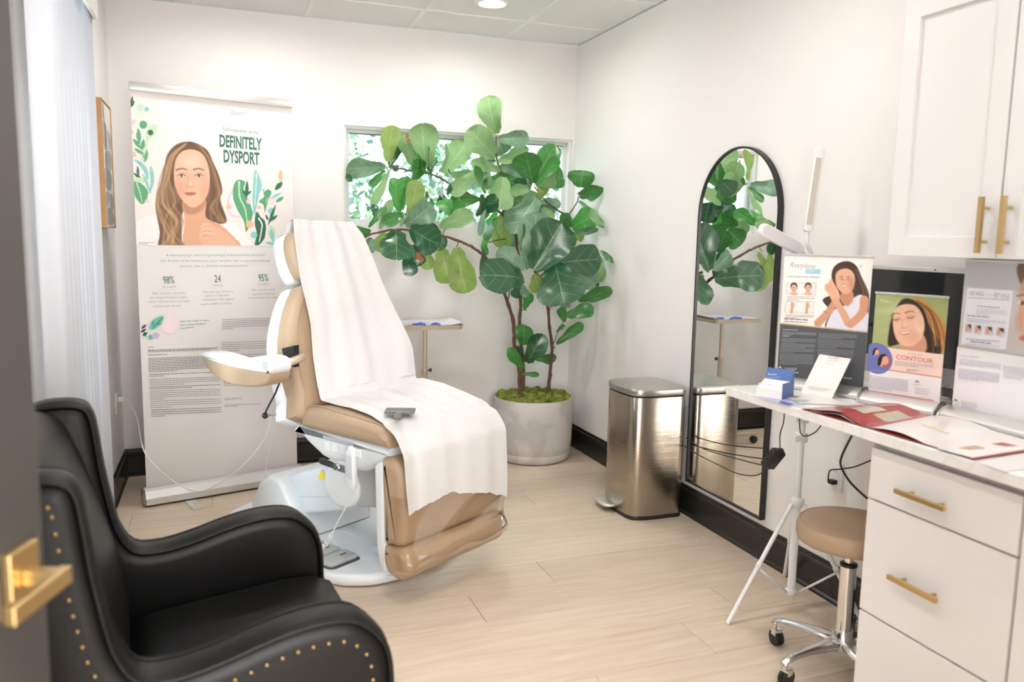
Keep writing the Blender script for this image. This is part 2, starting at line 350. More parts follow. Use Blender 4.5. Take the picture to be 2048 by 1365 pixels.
def glyphs(txt,thin=0):
    cu_=bpy.data.curves.new('t','FONT'); cu_.body=txt; cu_.size=1; cu_.offset=thin; cu_.resolution_u=3
    ob=bpy.data.objects.new('t',cu_); COL.objects.link(ob)
    me=bpy.data.meshes.new_from_object(ob.evaluated_get(bpy.context.evaluated_depsgraph_get()))
    vs=np.array([tuple(v.co) for v in me.vertices]).reshape(-1,3); fs=[tuple(p.vertices) for p in me.polygons]
    bpy.data.objects.remove(ob); bpy.data.curves.remove(cu_); bpy.data.meshes.remove(me); return vs,fs
class Print:
    """flat print: layers of coloured polygons on one sheet; layout given in the px of a study crop"""
    def __init__(s,O,X,Y,w,h,crop,name='printed_artwork'):
        s.O,s.X,s.Y=V(*O),nz(X),nz(Y); s.N=np.cross(s.X,s.Y); s.w,s.h=w,h; s.lay=.0004; s.v=[];s.f=[];s.c=[]; s.name=name
        cs=[s.O+s.Y*h,s.O+s.X*w+s.Y*h,s.O+s.X*w,s.O]; x0,y0,sc=crop; s.q=[(proj(c)-V(x0,y0))*sc for c in cs]
        s.H=homog(s.q); s.Hi=np.linalg.inv(s.H)
    def uv(s,x,y): q=s.Hi@V(x,y,1); return q[:2]/q[2]
    def P(s,u,v,l=0): return s.O+s.X*(u*s.w)+s.Y*((1-v)*s.h)+s.N*l
    def poly(s,uvs,col,l=None):
        col=lin(col) if not isinstance(col,str) else rgb(col); s.lay+=.00002 if l is None else 0
        k=len(s.v); s.v+=[s.P(u,v,l or s.lay) for u,v in uvs]; s.f.append(tuple(range(k,k+len(uvs)))); s.c+=[col]*len(uvs)
    def rect(s,u0,v0,u1,v1,col): s.poly([(u0,v1),(u1,v1),(u1,v0),(u0,v0)],col)
    def pxpoly(s,P,col): s.poly([tuple(s.uv(*p)) for p in P][::-1],col)
    def raster(s,cv):
        s.lay+=.0001; k=len(s.v); c=np.clip(cv.C,0,1); c=np.where(c<=.04045,c/12.92,((c+.055)/1.055)**2.4)
        for j in range(cv.h):
            for i in range(cv.w): s.v.append(s.P(cv.u[j,i],cv.v[j,i],s.lay)); s.c.append(tuple(c[j,i]))
        for j in range(cv.h-1):
            for i in range(cv.w-1): a=k+j*cv.w+i; s.f.append((a,a+cv.w,a+cv.w+1,a+1))
    def text(s,t,p0,p1,cap,col,thin=0,slant=0,fitx=True,lines=None):
        """baseline from p0 to p1 in crop px, cap height in crop px"""
        vs,fs=glyphs(t,thin); 
        if len(vs)==0: return
        a=s.uv(*p0); b=s.uv(*p1); d=V(*(V(*p1)-V(*p0))); n=V(d[1],-d[0])/np.linalg.norm(d)*cap; c=s.uv(p0[0]+n[0],p0[1]+n[1])
        A=V(a[0]*s.w,(1-a[1])*s.h); B=V(b[0]*s.w,(1-b[1])*s.h); Cc=V(c[0]*s.w,(1-c[1])*s.h)
        L=np.linalg.norm(B-A); ex=(B-A)/L; ey=V(-ex[1],ex[0]); hh=abs((Cc-A)@ey)
        x0,x1=vs[:,0].min(),vs[:,0].max(); sx=L/(x1-x0); sy=hh/.73; s.lay+=.00003
        k=len(s.v); col=rgb(col) if isinstance(col,str) else lin(col)
        for x,y,_ in vs:
            q=A+ex*((x-x0)*sx+slant*y*sy)+ey*(y*sy); s.v.append(s.O+s.X*q[0]+s.Y*q[1]+s.N*(s.lay+.0001)); s.c.append(col)
        s.f+=[tuple(i+k for i in f) for f in fs]
    def greek(s,x0,y0,x1,y1,n,slope,th,col,last=.6,seed=1):
        """small print too fine to read: rows of short word marks"""
        R=random.Random(seed)
        for i in range(n):
            y=y0+(y1-y0)*i/max(1,n-1); x=x0; xe=x1 if i<n-1 else x0+(x1-x0)*last
            while x<xe:
                w=R.uniform(th*2,th*6); xb=min(x+w,xe)
                f=lambda xx,yy:(xx,yy+slope*(xx-x0))
                s.pxpoly([f(x,y),f(xb,y),f(xb,y+th),f(x,y+th)],col); x=xb+th*.9
    def build(s,parent,m='print'):
        g=G(); g.add(s.v,s.f); o=mk(s.name,g,M[m],parent,recalc=False)
        a=o.data.color_attributes.new('Col','FLOAT_COLOR','POINT'); arr=np.ones((len(s.v),4),np.float32); arr[:,:3]=np.array(s.c); a.data.foreach_set('color',arr.ravel()); return o
# ================================================================= ROOM
XL=-2.787; HC=2.656; YF=-4.62; BH=.15
def panel_with_hole(ax,p0,p1,a0,a1,z0,z1,holes):
    """wall slab between planes p0,p1 on axis ax, spanning a0..a1, with rectangular holes (a,b,za,zb)"""
    g=G(); A=sorted({a0,a1,*[h[0] for h in holes],*[h[1] for h in holes]}); Z=sorted({z0,z1,*[h[2] for h in holes],*[h[3] for h in holes]})
    for i in range(len(A)-1):
        for j in range(len(Z)-1):
            ca,cz=(A[i]+A[i+1])/2,(Z[j]+Z[j+1])/2
            if any(h[0]<ca<h[1] and h[2]<cz<h[3] for h in holes): continue
            if ax=='x': box(p0,p1,A[i],A[i+1],Z[j],Z[j+1],g=g)
            else: box(A[i],A[i+1],p0,p1,Z[j],Z[j+1],g=g)
    bmv={}
    return g
WB=(-1.518,-.016,1.465,2.058); WL=(-1.98,-1.47,.22,2.24)
struct('wall_back',panel_with_hole('y',0,.14,XL-.14,.14,0,HC,[WB]),M['wall'])
struct('wall_right',box(0,.14,YF-.14,0,0,HC),M['wall'])
struct('wall_left',panel_with_hole('x',XL-.14,XL,YF-.14,0,0,HC,[WL]),M['wall'])
DO=(-2.775,-1.42,0,2.1)
struct('wall_front',panel_with_hole('y',YF-.12,YF,XL,0,0,HC,[DO]),M['wall'])
fl=struct('floor',box(XL-.14,.14,-7.2,.14,-.05,-.012),M['joint'])
# planks: joints run along x, 9 inch (0.2287 m) pitch, end joints where the photo has them
ends={-.7445:-2.313,-.973:-2.683,-1.2017:-.70,-1.8878:-.11,-2.1165:-.98,-2.3452:-1.358,-2.5739:-.398,-2.8026:-.677}
pg=G(); y1=.0; R=random.Random(3); k0=0
rows=[]; yy=-.7445+.2287*3
while yy>-7.0:
    ya,yb=yy-.2287,yy
    key=min(ends,key=lambda e:abs(e-ya)); e=ends[key] if abs(key-ya)<.02 else R.uniform(-2.7,-.2)
    xs=[e]
    while xs[-1]<0: xs.append(xs[-1]+1.524)
    while xs[0]>XL: xs.insert(0,xs[0]-1.524)
    for a,b in zip(xs,xs[1:]):
        a,b=max(a,XL),min(b,0.0)
        if b-a>.02 and ya<-0.005:
            g=box(a+.0008,b-.0008,ya+.0009,min(yb,0)-.0009,-.012,0); mk('plank',g,M['plank'],fl,bevel=.0012,segs=1)
    yy-=.2287
# ceiling: 2x2 ft tiles in a T-bar grid
ce=struct('ceiling',box(XL-.14,.14,YF-.14,.14,HC+.02,HC+.06),M['ceil_grid'])
gx=[0.0]+[-.514-.61*i for i in range(5)]; gx=[x for x in gx if x>XL]+[XL]
gy=[0.0]+[-.423-.6045*i for i in range(8)]; gy=[y for y in gy if y>YF]+[YF]
for a,b in zip(gx,gx[1:]):
    for c,d in zip(gy,gy[1:]):
        can=[q for q in CANS if b<q[0]<a and d<q[1]<c]
        if can:
            cx,cy=can[0]; g=G(); n=24; r=.085
            outer=[]
            for i in range(n):
                t=2*math.pi*(i+.5)/n; dx,dy=math.cos(t),math.sin(t)
                s=min(((a-.008-cx)/dx if dx>0 else (b+.008-cx)/dx),((c-.008-cy)/dy if dy>0 else (d+.008-cy)/dy)); outer.append((cx+dx*s,cy+dy*s))
            corners=[(a-.008,c-.008),(b+.008,c-.008),(b+.008,d+.008),(a-.008,d+.008)]
            for z in (HC+.004,HC+.018): g.v+=[(cx+r*math.cos(2*math.pi*(i+.5)/n),cy+r*math.sin(2*math.pi*(i+.5)/n),z) for i in range(n)]
            g.v+=[(x,y,HC+.004) for x,y in outer]
            for i in range(n):
                j=(i+1)%n; f1=(i,j,2*n+j,2*n+i); g.f.append(f1); g.f.append((i,j,n+j,n+i)); g.m+=[0,0]
                ai=math.atan2(outer[i][1]-cy,outer[i][0]-cx); aj=math.atan2(outer[j][1]-cy,outer[j][0]-cx)
                if abs(outer[i][0]-outer[j][0])>1e-6 and abs(outer[i][1]-outer[j][1])>1e-6:
                    q=min(corners,key=lambda q:(q[0]-outer[i][0])**2+(q[1]-outer[i][1])**2+(q[0]-outer[j][0])**2+(q[1]-outer[j][1])**2)
                    g.v.append((*q,HC+.004)); g.f.append((2*n+i,2*n+j,len(g.v)-1)); g.m.append(0)
            mk('ceiling_tile',g,M['ceil_tile'],ce)
        else: mk('ceiling_tile',box(b+.008,a-.008,d+.008,c-.008,HC+.004,HC+.018),M['ceil_tile'],ce)
for x in gx[1:-1]: mk('grid_bar',box(x-.012,x+.012,YF,0,HC,HC+.02),M['ceil_grid'],ce)
for y in gy[1:-1]:
    for a,b in zip(gx,gx[1:]): mk('grid_bar',box(b+.012,a-.012,y-.012,y+.012,HC+.0005,HC+.02),M['ceil_grid'],ce)
for i,(x,y) in enumerate(CANS):
    t=thing('recessed_light','white recessed ceiling lamp '+['in the tile nearest the window wall, above the fig tree','above the treatment chair banner corner','above the trash can side of the room','above the armchair','above the drawers','above the doorway'][i],'light',(x,y,HC),'recessed ceiling lamps')
    T=off(x,y,HC)
    mk('trim_ring',lathe([(.062,.012),(.066,-.003),(.092,-.005),(.096,.003)],32,T,cap=False),M['white_metal'],t,smooth=True)
    mk('lens',lathe([(1e-6,.008),(.063,.008)],32,T,cap=False),M['light'],t)
# baseboards with a moulded profile
def basemould(p0,p1,n,name):
    prof=[(0,0),(.022,0),(.022,.012),(.014,.018),(.012,.108),(.015,.114),(.015,.128),(.009,.134),(.006,BH),(0,BH)]
    p0,p1,n=V(*p0),V(*p1),V(*n); g=G(); vs=[tuple(p+n*a+V(0,0,b)) for p in (p0,p1) for a,b in prof]; k=len(prof)
    g.add(vs,[(i,(i+1)%k,k+(i+1)%k,k+i) for i in range(k)]+[tuple(range(k)),tuple(range(k,2*k))]); return struct(name,g,M['base'])
basemould((XL,0,0),(0,0,0),(0,-1,0),'baseboard_back')
basemould((0,0,0),(0,-3.27,0),(-1,0,0),'baseboard_right')
basemould((XL,0,0),(XL,YF,0),(1,0,0),'baseboard_left')
# back window: shallow white frame, glass
w=struct('window_1',G().add([(0,0,0)],[]),M['white_paint']); bpy.data.objects.remove(w)
a,b,c,d=WB
def frame_rect(a,b,c,d,t,y0,y1,ax='y'):
    g=G()
    for q in ((a,b,c,c+t),(a,b,d-t,d),(a,a+t,c+t,d-t),(b-t,b,c+t,d-t)):
        (box(q[0],q[1],y0,y1,q[2],q[3],g=g) if ax=='y' else box(y0,y1,q[0],q[1],q[2],q[3],g=g))
    return g
w=struct('window_1',frame_rect(a,b,c,d,.016,.02,.13),M['white_paint'])
mk('sash_frame',frame_rect(a+.016,b-.016,c+.016,d-.016,.022,.07,.11),M['white_metal'],w)
mk('top_seal',box(a+.038,b-.038,.066,.07,d-.041,d-.036),M['black'],w)
mk('pane',box(a+.038,b-.038,.088,.092,c+.038,d-.038),M['glass'],w)
# left window
a,b,c,d=WL
w=struct('window_2',frame_rect(a,b,c,d,.03,XL-.13,XL-.02,'x'),M['white_paint'])
mk('mullion',box(XL-.10,XL-.06,(a+b)/2-.02,(a+b)/2+.02,c+.03,d-.03),M['white_paint'],w)
mk('pane',box(XL-.085,XL-.081,a+.03,(a+b)/2-.02,c+.03,d-.03),M['glass'],w); mk('pane',box(XL-.085,XL-.081,(a+b)/2+.02,b-.03,c+.03,d-.03),M['glass'],w)
bl=thing('vertical_blind','white vertical blind with its slats drawn together at the left window','blind',(XL+.07,-1.86,2.2))
mk('valance',box(XL+.115,XL+.13,-2.36,-1.42,2.20,2.36),M['white_paint'],bl,bevel=.003)
mk('valance_return',box(XL+.002,XL+.115,-1.435,-1.42,2.20,2.36),M['white_paint'],bl)
mk('headrail',box(XL+.045,XL+.09,-2.34,-1.44,2.25,2.30),M['white_metal'],bl)
sl=[-1.435-.017*i for i in range(12)]+[-1.66,-1.735,-1.81,-1.89,-1.97,-2.05,-2.13,-2.21]
for i,y in enumerate(sl):
    ang=math.radians(8 if i<12 else 38); hw=.042; cx,cy=XL+.068,y; dx,dy=math.cos(ang)*hw,math.sin(ang)*hw; bow=.005
    g=sheet(lambda u,v:(cx+dx*(2*u-1)-dy/hw*bow*(1-(2*u-1)**2),cy+dy*(2*u-1)+dx/hw*bow*(1-(2*u-1)**2),.12+v*2.13),4,1)
    o=mk('slat',g,M['slat'],bl,smooth=True,recalc=False); s=o.modifiers.new('s','SOLIDIFY'); s.thickness=.0012
# wall outlets
def outlet(P,n,label):
    n=V(*n); t=V(-n[1],n[0],0); T=frame(P,t,V(0,0,1),n); o=thing('wall_outlet',label,'outlet',tuple(P))
    mk('cover_plate',pillow(rrect(-.036,.036,-.058,.058,.004,3),0,.006,.002,T,2),M['white_paint'],o,smooth=True,angle=40)
    for z in (-.02,.02):
        r=mk('receptacle',pillow(rrect(-.017,.017,z-.014,z+.014,.006,3),.006,.008,.001,T,1),M['white_paint'],o)
        mk('slots',G().add(*[box(-.008,-.006,z-.004,z+.005,.0078,.0084,T).v,box(0,1,0,1,0,1).f]) if False else box(-.008,-.0062,z-.004,z+.005,.0078,.0084,T,box(.0062,.008,z-.004,z+.005,.0078,.0084,T)),M['black'],r)
    return o
outlet((XL,-.29,.48),(1,0,0),'white wall outlet with a white charger cable on the left wall')
outlet((0,-2.575,.50),(-1,0,0),'white wall outlet with a black plug beneath the counter')
# door (open, foreground left) with square lever handle
DE=V(-2.479,-3.776,0); dn=nz((.94,-.33,0)); dh=nz((-.33,-.94,0))   # free edge, face normal, direction towards hinge
TD=frame(DE,dh,V(0,0,1),dn)
M['door']=mat('dark_grey_door_paint',(.055,.052,.048),.25)
dr=struct('door_1',box(0,.86,.01,2.06,-.044,0,TD),M['door'],bevel=.002)
hd=mk('door_handle',box(.030,.092,.905,.995,0,.012,TD),M['brass'],dr,bevel=.002)
mk('handle_neck',box(.052,.072,.945,.965,.012,.062,TD),M['brass'],hd,bevel=.002)
mk('lever',box(.052,.175,.943,.967,.052,.066,TD),M['brass'],hd,bevel=.002)
mk('latch_plate',box(-.001,0,.90,1.0,-.034,-.010,TD),M['brass'],dr)
struct('trim_1',frame_rect(DO[0]-.0,DO[1],-.02,DO[3],.02,YF-.13,YF+.012),M['white_paint'])
# hall behind the camera
HM=mat('hall_wall_paint',(.82,.79,.74),.7)
struct('wall_hall_left',box(-3.6,-3.5,-7.2,YF-.12,0,2.7),HM); struct('wall_hall_right',box(-.2,-.1,-7.2,YF-.14,0,2.7),HM)
struct('wall_hall_rear',box(-3.6,-.1,-7.3,-7.2,0,2.7),HM); struct('ceiling_hall',box(-3.6,-.1,-7.3,YF-.14,2.7,2.75),HM)
# ================================================================= OUTDOORS (seen through the back window)
struct('ground_outside',box(-12,10,.14,16,-.3,-.25),mat('lawn',(.12,.22,.07),.9,var=.4,vscale=3))
FM=[mat('garden_leaf_light',(.36,.48,.30),.6),mat('garden_leaf_mid',(.15,.28,.19),.6),mat('garden_leaf_grey',(.30,.40,.42),.7)]
def foliage(cx,cy,cz,rx,ry,rz,n,s,seed):
    r=np.random.default_rng(seed); g=G()
    d=r.normal(size=(n,3)); d/=np.linalg.norm(d,axis=1)[:,None]; rad=r.uniform(.55,1,n)**.5
    for i in range(n):
        c=V(cx+d[i,0]*rx*rad[i],cy+d[i,1]*ry*rad[i],cz+d[i,2]*rz*rad[i]); a=nz(r.normal(size=3)); b=nz(np.cross(a,r.normal(size=3))); q=s*r.uniform(.6,1.3)
        g.add([c-a*q,c+b*q*.5,c+a*q,c-b*q*.5],[(0,1,2,3)],int(r.integers(0,3)))
    return g
for i,(cx,cy,cz,rx,ry,rz,n,lab) in enumerate([(-1.9,5.2,1.9,1.5,.9,1.7,2300,'loose leafy shrub outside the left half of the back window'),(.9,4.2,1.6,1.3,.8,1.7,2300,'pale green shrub outside the right half of the back window'),(.0,7.5,2.6,2.2,1.0,1.5,2000,'tall grey-green tree farther off outside the back window')]):
    t=thing('garden_shrub',lab,'shrub',(cx,cy,-.25)); tag(mk('foliage',foliage(cx,cy,cz,rx,ry,rz,n,.085,i),FM,t,recalc=False),kind='stuff')
    mk('trunk',tube([(cx,cy,-.25),(cx+.05,cy,cz-1.2),(cx,cy,cz-.8)],[.06,.045,.02],8),M['bark'],t,smooth=True)
# ================================================================= BANNER
def face(cv,cx,cy,s,ang,skin,shade,hair=None,lip='c07a72',brow='5a4236',smile=False,closed=False):
    """simple frontal face features around (cx,cy); s = eye spacing"""
    t=math.radians(ang); R_=lambda x,y:(cx+(x*math.cos(t)-y*math.sin(t))*s,cy+(x*math.sin(t)+y*math.cos(t))*s)
    for sx in (-.5,.5):
        cv.ell(*R_(sx,.02),.30*s,.15*s,shade,.25*s,ang,.45)
        cv.stroke([R_(sx-.30,-.30 if sx<0 else -.33),R_(sx,-.40),R_(sx+.30,-.33 if sx<0 else -.30)],.09*s,.05*s,brow,.06*s,.8)
        if closed: cv.stroke([R_(sx-.22,0),R_(sx,.08),R_(sx+.22,0)],.05*s,.05*s,'4a332a',.04*s)
        else:
            cv.ell(*R_(sx,.02),.19*s,.085*s,'f2eeea',.04*s,ang); cv.ell(*R_(sx,.02),.085*s,.085*s,'5f6a60',.04*s); cv.ell(*R_(sx,.02),.04*s,.04*s,'201814',.03*s)
            cv.stroke([R_(sx-.21,.02),R_(sx,-.085),R_(sx+.21,.02)],.04*s,.04*s,'4a342a',.04*s)
    cv.stroke([R_(-.10,.1),R_(-.14,.45),R_(-.2,.62)],.08*s,.08*s,shade,.12*s,.5)
    cv.ell(*R_(0,.66),.21*s,.09*s,shade,.12*s,ang,.55); cv.ell(*R_(.03,.52),.08*s,.16*s,'f7dccb',.15*s,ang,.5)
    if smile:
        cv.poly([R_(-.40,.93),R_(-.15,.96),R_(.15,.96),R_(.40,.93),R_(.22,1.13),R_(0,1.18),R_(-.22,1.13)],lip,.05*s)
        cv.poly([R_(-.32,.97),R_(0,1.0),R_(.32,.97),R_(.18,1.07),R_(-.18,1.07)],'fbf7f3',.04*s)
    else:
        cv.poly([R_(-.34,1.03),R_(-.1,.95),R_(0,.98),R_(.1,.95),R_(.34,1.03),R_(.15,1.16),R_(-.15,1.16)],lip,.05*s)
        cv.stroke([R_(-.32,1.03),R_(0,1.045),R_(.32,1.03)],.03*s,.03*s,'8f4f4a',.04*s)
bL=at(258,165,'y',-.62); bR=at(567,210,'y',-.415)
bX=nz((bR[0]-bL[0],bR[1]-bL[1],0)); BWd=.80; BO=V(-2.618,-.645,0.092)+V(-bX[1],bX[0],0)*.035
t=thing('rollup_banner','tall white roll-up banner with a woman and green leaf artwork in the left corner','banner',tuple(V(*BO[:2],0)+bX*.4))
bN=np.cross(bX,V(0,0,1)); BHt=2.015
BT=frame(V(BO[0],BO[1],0),bX,-bN,V(0,0,1))
# cassette, rail, pole, feet
prof=[(-.055,.012),(-.055,.055),(-.03,.088),(-.006,.094),(-.003,.094),(-.003,.086),(.006,.086),(.006,.09),(.03,.08),(.05,.045),(.05,.012)]
prof=[V(-a,b) for a,b in prof]
gg=G(); k=len(prof); vs=[BT(x,a,b) for x in (-.012,.812) for a,b in prof]; gg.add(vs,[(i,(i+1)%k,k+(i+1)%k,k+i) for i in range(k)])
mk('cassette',gg,M['satin'],t,smooth=True,angle=25)
for x in (-.012,.812):
    sg=-1 if x<0 else 1; mk('end_cap',pillow([V(a,b) for a,b in prof],x-.001,x+.001+sg*.006 if sg>0 else x+.001,.0005,lambda a,b,c:BT(c if sg>0 else c-.005,a,b),1),M['satin'],t)
    mk('screw',lathe([(1e-6,.003),(.006,.002),(.006,0)],10,lambda a,b,c:BT(x+sg*(.007+c),-.0+a,.05+b)),M['chrome'],t)
for x in (.20,.66):
    mk('foot',pillow([V(*q) for q in [(x-.022,-.20),(x+.022,-.20),(x+.026,-.17),(x+.026,.20),(x-.026,.20),(x-.026,-.17)]],.0,.006,.002,lambda a,b,c:BT(a,b,c),2),M['satin'],t,smooth=True,angle=40)
mk('support_pole',tube([BT(.4,.03,.03),BT(.4,.03,BHt+.08)],.008,8),M['satin'],t,smooth=True)
mk('top_rail',pillow([V(*q) for q in [(-.014,BHt+.062),(.012,BHt+.062),(.014,BHt+.098),(-.008,BHt+.102),(-.014,BHt+.095)]],-.004,.804,.002,lambda a,b,c:BT(c,a,b),2),M['satin'],t,smooth=True,angle=40)
sh=mk('banner_sheet',box(0,.80,0,.0012,.085,BHt+.065,BT),mat('banner_vinyl',(.80,.765,.745),.5),t)
SW,SH=.80,BHt+.065-.085
pr_=Print(BT(0,-.0006,.085),bX,(0,0,1),SW,SH,(230,150,3.69),'banner_artwork')
q=pr_.uv(570,1259); vph=q[1]
cv=Cv(230,270,pr_.H,(0,0),(1,vph),(.945,.91,.895))
gd,gm,gl,tq,pk,orr='2f6b4e','5ba578','c7e0bd','8fcbc8','ecc9dd','f2bd94'
cv.ell(180,265,55,58,'dceade',4); cv.ell(185,240,28,30,'c6ddcf',3)
for y in (175,210): cv.leaf(118,240,128+ (y-175)*.4,y-20,20,gd)
cv.ell(234,253,18,18,tq); cv.poly([(118,335),(165,338),(118,375)],pk); cv.ell(208,368,29,30,gm); cv.poly([(258,372),(315,372),(300,430),(240,500),(240,600),(215,650),(190,600),(225,520),(225,440)],gl)
cv.ell(262,425,21,21,gd); cv.ell(122,420,13,18,orr); cv.ell(140,588,18,20,orr)
cv.leaf(180,515,170,392,34,gm); cv.leaf(190,545,133,470,28,gm); cv.leaf(198,560,212,475,32,gm); cv.leaf(215,590,140,540,24,gm); cv.leaf(222,645,238,555,26,gm); cv.stroke([(178,515),(200,560),(222,650)],4,3,gm)
cv.poly([(140,625),(190,640),(235,690),(250,760),(235,770),(215,720),(180,670)],tq); cv.poly([(262,670),(285,720),(288,790),(262,870),(250,860),(262,790),(255,720)],tq); cv.poly([(200,730),(240,780),(262,880),(235,830)],tq)
cv.leaf(172,760,166,672,20,gd); cv.leaf(215,790,136,722,22,gd)
cv.poly([(140,790),(180,790),(245,865),(205,955),(145,890)],gm); cv.stroke([(160,800),(185,870),(200,940)],10,6,gl); cv.ell(180,775,35,20,gl); cv.ell(237,930,14,14,pk)
# right-hand foliage
cv.stroke([(870,850),(835,930),(850,1030),(920,1050)],14,12,pk); cv.poly([(905,775),(960,790),(950,850),(1000,960),(1015,1040),(970,1160),(950,1080),(900,990),(870,900),(875,820)],gm)
cv.stroke([(915,790),(920,900),(960,990),(975,1090)],14,8,gl); cv.ell(838,975,18,19,orr); cv.ell(985,935,17,17,pk); cv.leaf(970,915,975,782,26,gd); cv.leaf(970,890,1005,855,18,gd); cv.leaf(968,895,942,845,16,gd)
cv.poly([(1035,700),(1070,760),(1085,820),(1060,900),(1030,1040),(1015,930),(1020,780)],tq); cv.stroke([(1045,730),(1040,830),(1030,960)],7,5,'d8e9e6'); cv.ell(1095,852,10,11,tq)
cv.poly([(1130,845),(1155,870),(1130,930),(1105,1015),(1095,960),(1060,935),(1100,900),(1095,870)],gm); cv.ell(1064,978,14,14,orr); cv.ell(1222,745,16,44,orr); cv.leaf(1180,850,1236,790,36,gd)
cv.leaf(1145,915,1230,870,22,tq); cv.leaf(1185,940,1245,900,28,gm); cv.ell(1150,930,40,30,pk,4,0,.4); cv.ell(1152,1005,26,24,tq); cv.leaf(1130,1110,1185,960,22,gd); cv.leaf(1135,1085,1200,1035,22,gd); cv.leaf(1130,1075,1112,1030,16,gd)
cv.poly([(1045,1010),(1075,1050),(1110,1090),(1105,1200),(1050,1265),(1030,1260),(1045,1170),(1030,1090)],gd); cv.stroke([(1060,1060),(1085,1110),(1065,1230)],12,8,'f7efee'); cv.ell(993,1103,26,28,orr); cv.ell(1026,1182,25,24,tq)
cv.poly([(1150,1110),(1185,1150),(1170,1220),(1140,1200),(1128,1150)],gl); cv.leaf(1170,1240,1150,1140,30,tq); cv.leaf(1190,1240,1235,1180,28,tq); cv.leaf(1190,1255,1110,1235,22,tq)
# woman
cv.poly([(150,1275),(158,1120),(190,1060),(300,1030),(360,1090),(380,1275)],'f4f0ee',5); cv.poly([(780,1080),(850,1085),(940,1160),(1010,1275),(760,1275)],'f6f1ef',5)
hb='6b4f3c'; cv.poly([(535,492),(600,505),(680,555),(722,640),(765,740),(792,850),(778,930),(825,1075),(770,1100),(690,1090),(640,1010),(500,1010),(480,1275),(325,1275),(330,1160),(298,950),(340,800),(362,700),(385,590),(450,515)],hb,5)
cv.poly([(505,920),(665,920),(670,1050),(770,1100),(860,1180),(910,1275),(530,1275),(515,1080)],'e2ab8c',5); cv.poly([(505,935),(665,925),(640,1000),(560,1030),(515,1010)],'b97f62',20,.7)
cv.poly([(455,610),(505,560),(585,552),(650,590),(688,670),(700,770),(688,870),(650,935),(600,975),(555,975),(505,935),(462,870),(438,790),(436,690)],'edbd9f',5)
cv.ell(480,850,45,70,'d79a80',60,0,.5); cv.ell(665,850,35,80,'d79a80',50,0,.4); cv.ell(560,640,70,45,'f6d3bd',50,0,.6)
face(cv,555,742,128,0,'edbd9f','c98e74')
for i in range(46):
    u=random.random(); y0=520+u*30; sd=random.choice((0,0,1))
    if sd==0: x=480-u*90; P_=[(530-u*30,505+u*20),(440-u*40,600),(400-u*60+random.uniform(-10,20),760),(360+random.uniform(-60,90),940),(400+random.uniform(-70,110),1080),(420+random.uniform(-80,100),1270)]
    else: P_=[(590+u*30,510),(680+u*20,620),(715+u*35,760),(745+u*30,880),(720+random.uniform(-25,60),980),(760+random.uniform(-50,50),1080)]
    cv.stroke(P_,3,random.uniform(12,22),random.choice(['a9805a','c39a6c','8a6547','d3ae82','6c5040','b48a60']),14,.5,3)
cv.stroke([(540,1080),(590,1105),(660,1095)],3,3,'c9b08a',2); cv.stroke([(560,1110),(590,1150),(640,1150)],3,3,'c9b08a',2)
cv.poly([(640,1105),(690,1092),(760,1130),(850,1195),(900,1275),(700,1275),(625,1225),(622,1195),(680,1190)],'e9b898',4)
for a_ in (((690,1105),(645,1115),(640,1150)),((720,1140),(655,1140),(630,1170)),((730,1175),(660,1170),(630,1200))): cv.stroke(a_,22,14,'edc0a2',3); cv.stroke([(p[0],p[1]+11) for p in a_],3,3,'c08a6c',3,.6)
cv.mix((cv.Y>1259+0*(cv.X)).astype(float),(.945,.92,.91))
pr_.raster(cv)
pr_.text('Dysport',(860,292),(978,300),34,'938681',.0)
pr_.text('(abobotulinumtoxinA)',(864,320),(988,329),9,'a59a98')
pr_.text('Uniquely you',(800,410),(1056,436),26,'5f9280',.004)
pr_.text('DEFINITELY',(772,527),(1084,555),90,'35705a',.032); pr_.text('DYSPORT',(802,642),(1066,662),92,'35705a',.032)
pr_.pxpoly([(805,655),(1050,670),(1050,675),(805,661)],'ecc9dd')
pr_.greek(172,1236,292,1246,2,0.0,4,(.6,.57,.56))
# lower text, laid out on the second study crop (250,480)x3.59
def C2(x,y): return ((x/3.5914+250-230)*3.69,(y/3.5921+480-150)*3.69)
def tx(s_,x0,x1,y0,y1,cap,col,th=0): pr_.text(s_,C2(x0,y0),C2(x1,y1),cap*1.027,col,th)
tx('A fast-acting* and long-lasting† treatment to smooth',293,1003,118,114,17,'8ab39f'); tx('the frown lines between your brows, for a natural-looking',252,1040,158,156,17,'8ab39f'); tx('boost, not a drastic transformation.',398,885,196,192,17,'8ab39f')
tx('98%',275,355,316,312,56,'35705a',.0); tx('24',643,689,305,303,54,'35705a'); tx('95%',960,1030,299,295,54,'35705a')
tx('of users',267,366,345,341,15,'a8a09d'); tx('hours',636,700,333,331,15,'a8a09d'); tx('of users',953,1038,326,321,15,'a8a09d')
for x0,x1,y in ((262,355,356),(632,695,345),(950,1028,334)): pr_.pxpoly([C2(x0,y),C2(x1,y-4),C2(x1,y-1),C2(x0,y+3)],'ecc9dd')
for s_,x0,x1,y0 in (('98% of users say they',195,432,392),('would get Dysport again,',177,452,422),('while 97% of users say their',165,466,452),('results look natural.',202,402,484)): tx(s_,x0,x1,y0,y0-6,13,'a39b98')
for s_,x0,x1,y0 in (('You can see results as',558,776,381),('early as 1 day after',575,755,409),('treatment, with typical',555,782,437),('results within 2-3 days.',544,770,468)): tx(s_,x0,x1,y0,y0-7,13,'a39b98')
for s_,x0,x1,y0 in (('95% of users were',910,1078,367),('satisfied with just',915,1078,397),('2 treatments per year.',885,1100,424)): tx(s_,x0,x1,y0,y0-7,13,'a39b98')
